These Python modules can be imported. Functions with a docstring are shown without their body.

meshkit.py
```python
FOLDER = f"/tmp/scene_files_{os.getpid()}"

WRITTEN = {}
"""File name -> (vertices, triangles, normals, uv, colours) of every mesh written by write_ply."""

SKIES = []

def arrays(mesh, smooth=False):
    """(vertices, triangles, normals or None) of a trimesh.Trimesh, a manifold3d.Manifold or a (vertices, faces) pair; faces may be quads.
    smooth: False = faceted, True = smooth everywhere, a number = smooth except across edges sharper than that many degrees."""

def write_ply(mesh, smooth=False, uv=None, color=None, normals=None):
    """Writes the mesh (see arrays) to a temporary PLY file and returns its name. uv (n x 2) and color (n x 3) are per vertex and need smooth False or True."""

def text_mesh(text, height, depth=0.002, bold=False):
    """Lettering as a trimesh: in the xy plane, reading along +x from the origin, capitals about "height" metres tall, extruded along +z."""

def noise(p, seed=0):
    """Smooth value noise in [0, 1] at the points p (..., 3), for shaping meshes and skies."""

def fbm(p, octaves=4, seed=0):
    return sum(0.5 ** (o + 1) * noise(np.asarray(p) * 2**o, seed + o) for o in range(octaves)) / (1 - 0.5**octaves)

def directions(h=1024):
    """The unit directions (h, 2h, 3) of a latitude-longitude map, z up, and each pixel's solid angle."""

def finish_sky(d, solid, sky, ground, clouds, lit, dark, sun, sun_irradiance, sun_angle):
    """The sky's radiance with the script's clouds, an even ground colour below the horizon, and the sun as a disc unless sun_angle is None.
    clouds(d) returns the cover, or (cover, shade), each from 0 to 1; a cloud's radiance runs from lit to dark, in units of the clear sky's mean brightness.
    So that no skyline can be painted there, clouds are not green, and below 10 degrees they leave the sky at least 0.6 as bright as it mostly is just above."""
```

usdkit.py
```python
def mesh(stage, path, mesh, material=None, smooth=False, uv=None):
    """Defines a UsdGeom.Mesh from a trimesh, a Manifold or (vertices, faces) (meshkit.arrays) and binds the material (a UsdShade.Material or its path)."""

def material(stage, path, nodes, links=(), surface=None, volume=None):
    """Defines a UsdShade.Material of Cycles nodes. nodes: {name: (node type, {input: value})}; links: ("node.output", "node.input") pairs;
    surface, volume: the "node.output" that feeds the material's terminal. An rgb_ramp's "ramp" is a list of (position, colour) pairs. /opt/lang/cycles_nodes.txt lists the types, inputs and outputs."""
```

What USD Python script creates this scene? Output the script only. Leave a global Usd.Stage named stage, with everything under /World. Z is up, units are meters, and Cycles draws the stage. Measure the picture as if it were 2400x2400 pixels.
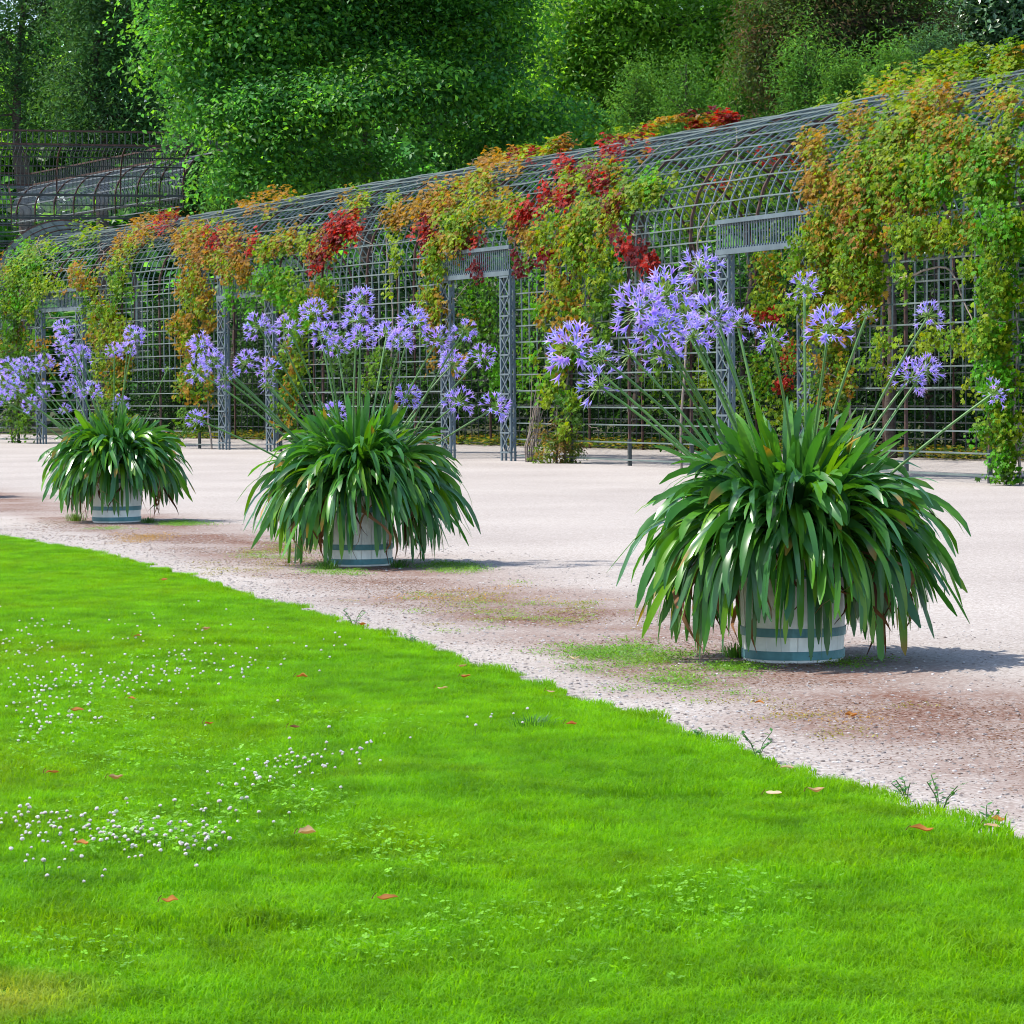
import math, numpy as np, trimesh, usdkit, meshkit
from pxr import Gf, Sdf, Usd, UsdGeom, UsdLux, UsdShade, Vt

stage = Usd.Stage.CreateInMemory()
UsdGeom.SetStageUpAxis(stage, 'Z'); UsdGeom.SetStageMetersPerUnit(stage, 1.0)
UsdGeom.Xform.Define(stage, '/World'); UsdGeom.Scope.Define(stage, '/World/Looks')

# ------------------------------------------------------------------ camera, sky, sun
F, PITCH, ROLL, CAMZ = 7225.0, 0.0395, -0.008, 1.15      # focal length in pixels of a 2400 pixel wide picture
fw = np.array([0, math.cos(PITCH), -math.sin(PITCH)]); up0 = np.array([0, math.sin(PITCH), math.cos(PITCH)]); rt0 = np.array([1.0, 0, 0])
RT = math.cos(ROLL) * rt0 + math.sin(ROLL) * up0; UP = math.cos(ROLL) * up0 - math.sin(ROLL) * rt0
cam = UsdGeom.Camera.Define(stage, '/World/camera')
cam.CreateHorizontalApertureAttr(36.0); cam.CreateVerticalApertureAttr(36.0); cam.CreateFocalLengthAttr(36.0 * F / 2400)
cam.CreateClippingRangeAttr(Gf.Vec2f(0.1, 2000)); cam.CreateFStopAttr(0.0)
EXPOSURE = 1.08
cam.CreateExposureAttr(EXPOSURE)
cam.AddTransformOp().Set(Gf.Matrix4d(*[float(x) for x in (*RT, 0, *UP, 0, *(-fw), 0, 0, 0, CAMZ, 1)]))

SUN_EL = math.radians(57); SUN_AZ = np.array([-0.99, 0.07]); SUN_AZ /= np.linalg.norm(SUN_AZ)
SUN = np.array([*(SUN_AZ * math.cos(SUN_EL)), math.sin(SUN_EL)])
sky_mat = usdkit.material(stage, '/World/Looks/sky', {
    'sky': ('sky_texture', {'sky_type': 'single_scattering', 'sun_disc': False, 'sun_elevation': SUN_EL, 'sun_rotation': math.atan2(SUN[0], SUN[1]), 'air_density': 1.0, 'aerosol_density': 1.2}),
    'bg': ('background_shader', {'strength': 0.15})}, [('sky.color', 'bg.color')], surface='bg.background')
dome = UsdLux.DomeLight.Define(stage, '/World/sky'); dome.CreateIntensityAttr(1.0)
UsdShade.MaterialBindingAPI.Apply(dome.GetPrim()).Bind(sky_mat)
dome.GetPrim().SetCustomDataByKey('kind', 'structure')
sun = UsdLux.DistantLight.Define(stage, '/World/sun')
sun.CreateIntensityAttr(0.94); sun.CreateAngleAttr(0.53); sun.CreateColorAttr(Gf.Vec3f(1.0, 0.95, 0.87)); sun.CreateNormalizeAttr(True)
_z = SUN; _x = np.cross([0, 0, 1.0], _z); _x /= np.linalg.norm(_x); _y = np.cross(_z, _x)
sun.AddTransformOp().Set(Gf.Matrix4d(*[float(x) for x in (*_x, 0, *_y, 0, *_z, 0, 0, 0, 30, 1)]))

# ------------------------------------------------------------------ helpers
T = Sdf.ValueTypeNames
rng = np.random.default_rng(11)
used = {}
def numbered(parent, name):
    key = (parent, name); n = used.get(key, 0); used[key] = n + 1
    return f'{parent}/{name}' if n == 0 else f'{parent}/{name}_{n:03d}'
def tag(p, label=None, cat=None, group=None, kind=None):
    p = p.GetPrim() if hasattr(p, 'GetPrim') else p
    for k, v in (('label', label), ('category', cat), ('group', group), ('kind', kind)):
        if v: p.SetCustomDataByKey(k, v)
    return p
def thing(name, label, cat, loc=(0, 0, 0), rotz=0.0, group=None):
    x = UsdGeom.Xform.Define(stage, numbered('/World', name)); x.AddTranslateOp().Set(Gf.Vec3d(*map(float, loc)))
    if rotz: x.AddRotateZOp().Set(float(rotz))
    tag(x, label, cat, group); return x.GetPrim()
def dup(root, loc, rotz, label, scale=None, group=None):
    was = root.GetCustomData()
    x = UsdGeom.Xform.Define(stage, numbered('/World', root.GetName())); x.AddTranslateOp().Set(Gf.Vec3d(*map(float, loc))); x.AddRotateZOp().Set(float(rotz))
    if scale: x.AddScaleOp().Set(Gf.Vec3f(scale, scale, scale))
    p = x.GetPrim(); p.GetReferences().AddInternalReference(root.GetPath())
    tag(p, label, was['category'], group or was.get('group')); p.SetInstanceable(True); return p
def obj(name, mesh, mat, parent=None, smooth=False, kind=None, label=None, tint=None):
    path = numbered(str(parent.GetPath()) if parent else '/World', name)
    if isinstance(mesh, MB):
        tint = mesh.tint(); mesh = mesh.arrays()
    m = usdkit.mesh(stage, path, mesh, mat, smooth=smooth)
    if tint is not None:
        UsdGeom.PrimvarsAPI(m).CreatePrimvar('tint', T.Color3fArray, 'vertex').Set(Vt.Vec3fArray.FromNumpy(np.asarray(tint, np.float32)))
    tag(m, label=label, kind=kind)
    return m.GetPrim()

class MB:
    'collects vertices, triangles and a tint per vertex'
    def __init__(s): s.v, s.f, s.c, s.n = [], [], [], 0
    def add(s, v, f, c=None):
        v = np.asarray(v, float).reshape(-1, 3); f = np.asarray(f, int)
        if f.shape[1] == 4: f = np.vstack([f[:, [0, 1, 2]], f[:, [0, 2, 3]]])
        s.v.append(v); s.f.append(f + s.n); s.n += len(v)
        if c is not None: s.c.append(np.broadcast_to(np.asarray(c, float), (len(v), 3)))
        return s
    def arrays(s): return np.vstack(s.v), np.vstack(s.f)
    def tint(s): return np.vstack(s.c) if s.c else None

def unit(v, axis=-1):
    v = np.asarray(v, float); return v / (np.linalg.norm(v, axis=axis, keepdims=True) + 1e-12)
def tube(mb, pts, rad, sides=5, c=None, flat=1.0):
    p = np.asarray(pts, float); t = unit(np.gradient(p, axis=0))
    ref = np.array([0, 0, 1.0]) if abs(t[:, 2]).mean() < 0.9 else np.array([1.0, 0, 0])
    a = unit(np.cross(t, ref)); b = np.cross(t, a)
    rad = np.broadcast_to(rad, (len(p),)); ang = np.arange(sides) * 2 * math.pi / sides + math.pi / sides
    v = p[:, None] + rad[:, None, None] * (np.cos(ang)[None, :, None] * a[:, None] + flat * np.sin(ang)[None, :, None] * b[:, None])
    i, j = np.meshgrid(np.arange(len(p) - 1), np.arange(sides), indexing='ij'); j2 = (j + 1) % sides
    q = np.stack([i * sides + j, i * sides + j2, (i + 1) * sides + j2, (i + 1) * sides + j], -1).reshape(-1, 4)
    f = np.vstack([q[:, [0, 1, 2]], q[:, [0, 2, 3]]])
    caps = [[0, k + 1, k] for k in range(1, sides - 1)] + [[(len(p) - 1) * sides + x for x in (0, k, k + 1)] for k in range(1, sides - 1)]
    mb.add(v.reshape(-1, 3), np.vstack([f, caps]), c); return mb
def bar(mb, p, q, w, d=None, nrm=(0, 0, 1), c=None):
    'rectangular bar from p to q: w across, d along nrm'
    p, q, nrm = (np.asarray(x, float) for x in (p, q, nrm)); d = d or w
    t = unit(q - p); s = unit(np.cross(t, nrm)); n = np.cross(s, t)
    o = [p + a * s * w / 2 + b * n * d / 2 for a, b in ((-1, -1), (1, -1), (1, 1), (-1, 1))]
    v = np.array(o + [x + (q - p) for x in o])
    f = [[0, 3, 2, 1], [4, 5, 6, 7], [0, 1, 5, 4], [1, 2, 6, 5], [2, 3, 7, 6], [3, 0, 4, 7]]
    mb.add(v, f, c); return mb

def ray(x, y): return fw + RT * (x - 1200) / F - UP * (y - 1200) / F
def gnd(x, y, z=0.0):
    d = ray(x, y); return np.array([0, 0, CAMZ]) + d * (z - CAMZ) / d[2]
def at(x, y, Y):
    'the point seen at picture pixel x, y (of 2400) at distance Y ahead of the camera'
    d = ray(x, y); return np.array([0, 0, CAMZ]) + d * Y / d[1]
def px(p):
    p = np.asarray(p) - [0, 0, CAMZ]; d = p @ fw
    return 1200 + F * (p @ RT) / d, 1200 - F * (p @ UP) / d

# everything in this garden lies on circles round one centre
CX, CY = -198.0, -39.0
def pol(r, a, z=0.0):
    a = np.radians(np.asarray(a, float)); r = np.asarray(r, float)
    return np.stack(np.broadcast_arrays(CX + r * np.cos(a), CY + r * np.sin(a), z), -1)
def edge_r(a):     # radius of the lawn's edge at an angle
    a = np.asarray(a, float)
    return 204.5 + 0.018 * np.sin(a * 23.0) + 0.02 * np.sin(a * 61 + 1) + 0.012 * np.sin(a * 167 + 2 * np.sin(a * 40)) + np.interp(a, [12, 13.2, 13.5, 14.9, 15.8, 16.6, 17.4, 18.1, 20], [0.2, 0.14, 0.08, -0.02, -0.10, -0.13, -0.22, -0.46, -1.0])

# ------------------------------------------------------------------ materials
def leaf_mat(name, trans=0.35, rough=0.45, spec=0.35, gain=1.5, vary=0.25, warm=(1.25, 1.1, 0.5)):
    return usdkit.material(stage, f'/World/Looks/{name}', {
        'a': ('attribute', {'attribute': 'tint'}), 'g': ('geometry', {}),
        'mr': ('map_range', {'from_min': 0.0, 'from_max': 1.0, 'to_min': 1.0 - vary, 'to_max': 1.0 + vary}),
        'mul': ('vector_math', {'math_type': 'scale'}),
        'tm': ('vector_math', {'math_type': 'multiply', 'vector2': tuple(gain * w for w in warm)}),
        'p': ('principled_bsdf', {'roughness': rough, 'specular_ior_level': spec}), 't': ('translucent_bsdf', {}), 'm': ('mix_closure', {'fac': trans})},
        [('g.random_per_island', 'mr.value'), ('a.vector', 'mul.vector1'), ('mr.result', 'mul.scale'), ('mul.vector', 'p.base_color'), ('mul.vector', 'tm.vector1'), ('tm.vector', 't.color'),
         ('p.BSDF', 'm.closure1'), ('t.BSDF', 'm.closure2')], surface='m.closure')
def plain(name, col, rough=0.6, spec=0.3, metallic=0.0, vary=0.15, scale=8.0, bump=0.0, bscale=60.0, col2=None):
    lo = tuple(c * (1 - vary) for c in col); hi = tuple(min(1, c * (1 + vary)) for c in col) if col2 is None else col2
    nodes = {'tc': ('geometry', {}), 'n': ('noise_texture', {'scale': scale, 'detail': 4.0, 'roughness': 0.6}), 'r': ('rgb_ramp', {'ramp': [(0.3, lo), (0.7, hi)]}),
             'p': ('principled_bsdf', {'roughness': rough, 'specular_ior_level': spec, 'metallic': metallic})}
    links = [('tc.position', 'n.vector'), ('n.fac', 'r.fac'), ('r.color', 'p.base_color')]
    if bump:
        nodes['nb'] = ('noise_texture', {'scale': bscale, 'detail': 3.0}); nodes['b'] = ('bump', {'strength': bump, 'distance': 0.01})
        links += [('tc.position', 'nb.vector'), ('nb.fac', 'b.height'), ('b.normal', 'p.normal')]
    return usdkit.material(stage, f'/World/Looks/{name}', nodes, links, surface='p.BSDF')

M_strap = leaf_mat('strap_leaf', trans=0.25, rough=0.3, spec=0.5, gain=1.7, vary=0.22, warm=(1.2, 1.15, 0.35))
M_dead = leaf_mat('dead_leaf', trans=0.2, rough=0.7, spec=0.15, gain=1.2, vary=0.3, warm=(1.2, 0.9, 0.6))
M_stalk = leaf_mat('flower_stalk', trans=0.1, rough=0.45, spec=0.4)
M_petal = leaf_mat('petal', trans=0.42, rough=0.5, spec=0.3, gain=1.2, vary=0.15, warm=(1.0, 0.95, 1.1))
M_vine = leaf_mat('vine_leaf', trans=0.40, rough=0.5, spec=0.22, gain=1.55, vary=0.3, warm=(1.2, 1.05, 0.5))
M_tree = leaf_mat('tree_leaf', trans=0.5, rough=0.45, spec=0.3, gain=1.9, vary=0.3, warm=(1.1, 1.1, 0.5))
M_conifer = leaf_mat('conifer_leaf', trans=0.25, rough=0.6, spec=0.12, gain=1.6, vary=0.35)
M_shiny = leaf_mat('shiny_leaf', trans=0.3, rough=0.3, spec=1.0, gain=1.4, vary=0.3)
M_bark = plain('bark', (0.07, 0.055, 0.045), 0.9, 0.1, vary=0.4, scale=14, bump=0.6, bscale=40)
M_twig = plain('twig', (0.22, 0.18, 0.15), 0.85, 0.1, vary=0.3, scale=20)
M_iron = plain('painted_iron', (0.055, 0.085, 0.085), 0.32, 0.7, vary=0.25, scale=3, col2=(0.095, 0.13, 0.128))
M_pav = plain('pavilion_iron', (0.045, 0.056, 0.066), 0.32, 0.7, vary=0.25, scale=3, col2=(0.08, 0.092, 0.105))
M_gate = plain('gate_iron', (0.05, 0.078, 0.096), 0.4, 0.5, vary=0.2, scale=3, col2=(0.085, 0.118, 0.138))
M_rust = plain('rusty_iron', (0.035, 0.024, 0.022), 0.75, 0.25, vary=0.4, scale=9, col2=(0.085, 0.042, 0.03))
M_dark = plain('dark_iron', (0.018, 0.024, 0.024), 0.5, 0.4, vary=0.3, scale=6, col2=(0.036, 0.042, 0.04))  # dark fittings; also stands in for shade on the rear trellis wall
M_white = plain('white_paint', (0.60, 0.60, 0.58), 0.5, 0.4, vary=0.08, scale=9, bump=0.15, bscale=90, col2=(0.74, 0.735, 0.71))
M_teal = plain('teal_paint', (0.055, 0.175, 0.20), 0.45, 0.4, vary=0.2, scale=11, bump=0.2, bscale=120, col2=(0.085, 0.225, 0.25))
M_soil = plain('soil', (0.05, 0.035, 0.025), 0.95, 0.1, vary=0.4, scale=30, bump=0.8, bscale=70)

# ------------------------------------------------------------------ the ground
def sheet(r0, r1, a0, a1, nr, na, z, rf0=None, rf1=None, zf=None):
    a = np.linspace(a0, a1, na); u = np.linspace(0, 1, nr)
    R0 = rf0(a) if rf0 else np.full(na, r0); R1 = rf1(a) if rf1 else np.full(na, r1)
    r = R0[None] + (R1 - R0)[None] * u[:, None]
    p = pol(r, np.broadcast_to(a[None], r.shape), z)
    if zf is not None: p[..., 2] = zf(r, np.broadcast_to(a[None], r.shape))
    i, j = np.meshgrid(np.arange(nr - 1), np.arange(na - 1), indexing='ij')
    q = np.stack([i * na + j, (i + 1) * na + j, (i + 1) * na + j + 1, i * na + j + 1], -1).reshape(-1, 4)
    return p.reshape(-1, 3), q
M_ground = plain('leaf_litter', (0.03, 0.035, 0.015), 0.95, 0.1, vary=0.5, scale=2.5, bump=0.8, bscale=20, col2=(0.065, 0.07, 0.025))
gv, gq = [], []
g = np.linspace(-320, 320, 33)
gx, gy = np.meshgrid(g, g, indexing='ij'); gp = np.stack([gx.ravel(), gy.ravel() + 60, np.full(gx.size, -0.012)], -1)
i, j = np.meshgrid(np.arange(32), np.arange(32), indexing='ij')
tag(obj('ground', (gp, np.stack([i * 33 + j, (i + 1) * 33 + j, (i + 1) * 33 + j + 1, i * 33 + j + 1], -1).reshape(-1, 4)), M_ground), kind='structure')

# gravel: pale crushed stone; a strip by the lawn is littered with brown chaff; dust is swept pale along the middle
def grav_nodes():
    n = {'g': ('geometry', {}), 'd': ('vector_math', {'math_type': 'distance', 'vector2': (CX, CY, 0)}),
         'nz': ('noise_texture', {'scale': 1.1, 'detail': 4.0, 'roughness': 0.6}), 'wob': ('math', {'math_type': 'multiply_add', 'value2': 0.9, 'value3': -0.45}),
         'rw': ('math', {'math_type': 'add'}),
         'band': ('rgb_ramp', {'ramp': [(0.0, (0, 0, 0)), (0.07, (0.05,) * 3), (0.15, (0.8,) * 3), (0.27, (1.0,) * 3), (0.35, (0.6,) * 3), (0.44, (0.1,) * 3), (0.55, (0, 0, 0)), (1.0, (0, 0, 0))]}),
         'mr': ('map_range', {'from_min': 204.4, 'from_max': 209.4, 'to_min': 0.0, 'to_max': 1.0, 'clamp': True}),
         'fine': ('noise_texture', {'scale': 34.0, 'detail': 5.0, 'roughness': 0.75}),
         'fth': ('map_range', {'from_min': 0.36, 'from_max': 0.52, 'to_min': 0.12, 'to_max': 1.0, 'clamp': True}),
         'patch': ('noise_texture', {'scale': 0.8, 'detail': 3.0, 'roughness': 0.6}), 'pm': ('map_range', {'from_min': 0.36, 'from_max': 0.6, 'to_min': 0.42, 'to_max': 1.0, 'clamp': True}),
         'm1': ('math', {'math_type': 'multiply'}), 'm2': ('math', {'math_type': 'multiply'}),
         'vor': ('voronoi_texture', {'scale': 95.0}), 'sep': ('separate_color', {}),
         'stone': ('rgb_ramp', {'ramp': [(0.0, (0.235, 0.203, 0.182)), (0.35, (0.31, 0.277, 0.252)), (0.75, (0.355, 0.323, 0.298)), (1.0, (0.42, 0.395, 0.37))]}),
         'big': ('noise_texture', {'scale': 0.35, 'detail': 3.0}), 'bigr': ('rgb_ramp', {'ramp': [(0.35, (0.86, 0.85, 0.85)), (0.65, (1.0, 1.0, 1.0))]}),
         'mulc': ('mix_color', {'blend_type': 'multiply', 'fac': 1.0}),
         'mixc': ('mix', {'color2': (0.115, 0.046, 0.026)}),
         'hb': ('noise_texture', {'scale': 70.0, 'detail': 4.0, 'roughness': 0.7}), 'bump': ('bump', {'strength': 0.55, 'distance': 0.012}),
         'p': ('principled_bsdf', {'roughness': 0.95, 'specular_ior_level': 0.1})}
    l = [('g.position', 'd.vector1'), ('g.position', 'nz.vector'), ('nz.fac', 'wob.value1'), ('d.value', 'rw.value1'), ('wob.value', 'rw.value2'), ('rw.value', 'mr.value'), ('mr.result', 'band.fac'),
         ('g.position', 'fine.vector'), ('fine.fac', 'fth.value'), ('g.position', 'patch.vector'), ('patch.fac', 'pm.value'), ('band.color', 'm1.value1'), ('pm.result', 'm1.value2'), ('m1.value', 'm2.value1'), ('fth.result', 'm2.value2'),
         ('g.position', 'vor.vector'), ('vor.color', 'sep.color'), ('sep.r', 'stone.fac'), ('g.position', 'big.vector'), ('big.fac', 'bigr.fac'), ('stone.color', 'mulc.a'), ('bigr.color', 'mulc.b'),
         ('mulc.result', 'mixc.color1'), ('m2.value', 'mixc.fac'), ('mixc.color', 'p.base_color'), ('g.position', 'hb.vector'), ('hb.fac', 'bump.height'), ('bump.normal', 'p.normal')]
    return n, l
_n, _l = grav_nodes()
M_gravel = usdkit.material(stage, '/World/Looks/gravel', _n, _l, surface='p.BSDF')
tag(obj('gravel_path', sheet(203.6, 223.4, 9.5, 36, 30, 160, 0.0), M_gravel), kind='structure')

def lawn_z(r, a):
    inside = np.clip((edge_r(a) - r) / 0.35, 0, 1)
    p = pol(r, a)
    return 0.006 + 0.035 * inside ** 0.6 + 0.03 * (meshkit.fbm(np.stack([p[..., 0] * 0.5, p[..., 1] * 0.5, 0 * r], -1), 2, 3) - 0.5) * inside
M_lawn = usdkit.material(stage, '/World/Looks/lawn_base', {
    'g': ('geometry', {}), 'n': ('noise_texture', {'scale': 1.3, 'detail': 4.0}), 'r': ('rgb_ramp', {'ramp': [(0.3, (0.04, 0.15, 0.002)), (0.7, (0.08, 0.19, 0.003))]}),
    'p': ('principled_bsdf', {'roughness': 0.9, 'specular_ior_level': 0.1})}, [('g.position', 'n.vector'), ('n.fac', 'r.fac'), ('r.color', 'p.base_color')], surface='p.BSDF')
tag(obj('lawn', sheet(196, 204.5, 9.5, 26, 60, 260, 0, rf0=lambda a: np.full(len(a), 196.0), rf1=edge_r, zf=lawn_z), M_lawn, smooth=True), kind='structure')

# ------------------------------------------------------------------ point instancer helper
def instancer(path, protos, pos, idx, yaw, scale, tilt=None, label=None, kind='stuff', cat=None, parent=None):
    pi = UsdGeom.PointInstancer.Define(stage, path)
    paths = []
    for k, (mesh, mat, tint) in enumerate(protos):
        m = usdkit.mesh(stage, f'{path}/shape_{k:03d}' if k else f'{path}/shape', mesh, mat)
        if tint is not None: UsdGeom.PrimvarsAPI(m).CreatePrimvar('tint', T.Color3fArray, 'vertex').Set(Vt.Vec3fArray.FromNumpy(np.asarray(tint, np.float32)))
        paths.append(m.GetPath())
    pi.CreatePrototypesRel().SetTargets(paths)
    n = len(pos)
    pi.CreateProtoIndicesAttr(Vt.IntArray.FromNumpy(np.asarray(idx, np.int32)))
    pi.CreatePositionsAttr(Vt.Vec3fArray.FromNumpy(np.asarray(pos, np.float32)))
    h = np.asarray(yaw) / 2
    q = np.stack([np.cos(h), np.zeros(n), np.zeros(n), np.sin(h)], -1)
    if tilt is not None:   # tilt about x first
        c, s = np.cos(np.asarray(tilt) / 2), np.sin(np.asarray(tilt) / 2)
        q = np.stack([q[:, 0] * c, q[:, 0] * s, q[:, 3] * s, q[:, 3] * c], -1)
    pi.CreateOrientationsAttr(Vt.QuathArray([Gf.Quath(float(a), float(b), float(c), float(d)) for a, b, c, d in q]))
    sc = np.asarray(scale, float); sc = np.repeat(sc[:, None], 3, 1) if sc.ndim == 1 else sc
    pi.CreateScalesAttr(Vt.Vec3fArray.FromNumpy(sc.astype(np.float32)))
    tag(pi, label, cat, kind=kind)
    return pi.GetPrim()

# ------------------------------------------------------------------ grass
def grass_patch(seed, n, size, hgt, wid):
    r = np.random.default_rng(seed)
    b = np.stack([*(r.uniform(-size / 2, size / 2, (2, n))), np.zeros(n)], -1)
    az = r.uniform(0, 2 * math.pi, n); h = hgt * r.uniform(0.45, 1.1, n); lean = r.uniform(0.3, 1.25, n) * h
    d = np.stack([np.cos(az), np.sin(az), 0 * az], -1); fa = az + math.pi / 2 + r.normal(0, 0.5, n)
    s = np.stack([np.cos(fa), np.sin(fa), 0 * fa], -1) * (wid * r.uniform(0.6, 1.2, n))[:, None] / 2
    mid = b + d * (lean * 0.3)[:, None] + np.stack([0 * h, 0 * h, h * 0.6], -1); tip = b + d * lean[:, None] + np.stack([0 * h, 0 * h, h * (1 - 0.25 * lean / h)], -1)
    v = np.stack([b - s, b + s, mid + s * 0.8, mid - s * 0.8, tip], 1).reshape(-1, 3)
    k = np.arange(n)[:, None] * 5
    f = np.concatenate([k + [0, 1, 2], k + [0, 2, 3], k + [3, 2, 4]], 0)
    return v, f
M_grass = usdkit.material(stage, '/World/Looks/grass', {
    'g': ('geometry', {}), 'n': ('noise_texture', {'scale': 1.15, 'detail': 5.0, 'roughness': 0.62, 'distortion': 0.4}),
    'st': ('mapping', {'mapping_type': 'point', 'rotation': (0, 0, 0.9), 'scale': (0.8, 0.55, 1.0)}),
    'r': ('rgb_ramp', {'ramp': [(0.28, (0.24, 0.38, 0.006)), (0.37, (0.21, 0.44, 0.004)), (0.48, (0.20, 0.49, 0.006)), (0.60, (0.16, 0.43, 0.008)), (0.72, (0.23, 0.50, 0.012))]}),
    'n2': ('noise_texture', {'scale': 6.0, 'detail': 5.0, 'roughness': 0.65}), 'mr2': ('map_range', {'from_min': 0.3, 'from_max': 0.7, 'to_min': 0.62, 'to_max': 1.35}),
    'mr': ('map_range', {'to_min': 0.6, 'to_max': 1.4}), 'mm': ('math', {'math_type': 'multiply'}), 'mul': ('vector_math', {'math_type': 'scale'}),
    'tm': ('vector_math', {'math_type': 'multiply', 'vector2': (1.9, 1.75, 0.6)}),
    'dp': ('vector_math', {'math_type': 'distance', 'vector2': (-1.02, 5.6, 0.0)}), 'dm': ('map_range', {'from_min': 0.12, 'from_max': 0.33, 'to_min': 1.0, 'to_max': 0.0, 'clamp': True}), 'dmix': ('mix', {'color2': (0.36, 0.42, 0.05)}),
    'p': ('principled_bsdf', {'roughness': 0.5, 'specular_ior_level': 0.08}), 't': ('translucent_bsdf', {}), 'm': ('mix_closure', {'fac': 0.45})},
    [('g.position', 'st.vector'), ('st.vector', 'n.vector'), ('n.fac', 'r.fac'), ('g.random_per_island', 'mr.value'), ('g.position', 'n2.vector'), ('n2.fac', 'mr2.value'), ('mr.result', 'mm.value1'), ('mr2.result', 'mm.value2'),
     ('g.position', 'dp.vector1'), ('dp.value', 'dm.value'), ('dm.result', 'dmix.fac'), ('r.color', 'dmix.color1'), ('dmix.color', 'mul.vector1'), ('mm.value', 'mul.scale'), ('mul.vector', 'p.base_color'), ('mul.vector', 'tm.vector1'), ('tm.vector', 't.color'), ('p.BSDF', 'm.closure1'), ('t.BSDF', 'm.closure2')], surface='m.closure')
protos = [(*[grass_patch(100 + k, 1300, 0.30, 0.033, 0.0028)], M_grass, None) for k in range(4)] + [(grass_patch(120 + k, 900, 0.30, 0.045, 0.0036), M_grass, None) for k in range(2)]
S = 0.18
gx, gy = np.meshgrid(np.arange(-5.4, 2.0, S), np.arange(4.6, 27, S), indexing='ij')
pos = np.stack([gx.ravel(), gy.ravel()], -1) + rng.uniform(-S / 4, S / 4, (gx.size, 2))
rr = np.hypot(pos[:, 0] - CX, pos[:, 1] - CY); aa = np.degrees(np.arctan2(pos[:, 1] - CY, pos[:, 0] - CX))
ok = (rr < edge_r(aa) - 0.10) & (np.abs(pos[:, 0]) < 0.172 * pos[:, 1] + 0.35)
pos, rr, aa = pos[ok], rr[ok], aa[ok]
pos3 = np.column_stack([pos, lawn_z(rr, aa) - 0.003]); n = len(pos3)
idx = np.where(rng.random(n) < 0.10, rng.integers(4, 6, n), rng.integers(0, 4, n))
sc = np.column_stack([np.ones(n), np.ones(n), rng.uniform(0.7, 1.15, n)])
# ragged fringe along the edge
m = 420; ea = 12.0 + 11 * rng.random(m) ** 1.1; er = edge_r(ea) - rng.uniform(0.03, 0.13, m)
pos3 = np.vstack([pos3, pol(er, ea, 0.004)]); idx = np.concatenate([idx, rng.integers(0, 6, m)]); sc = np.vstack([sc, np.column_stack([np.full((m, 2), 0.45), rng.uniform(0.5, 1.0, m)])])
instancer('/World/grass', protos, pos3, idx, rng.uniform(0, 6.28, len(pos3)), sc, label='short bright green mown lawn grass with drier streaks', cat='grass')

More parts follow.
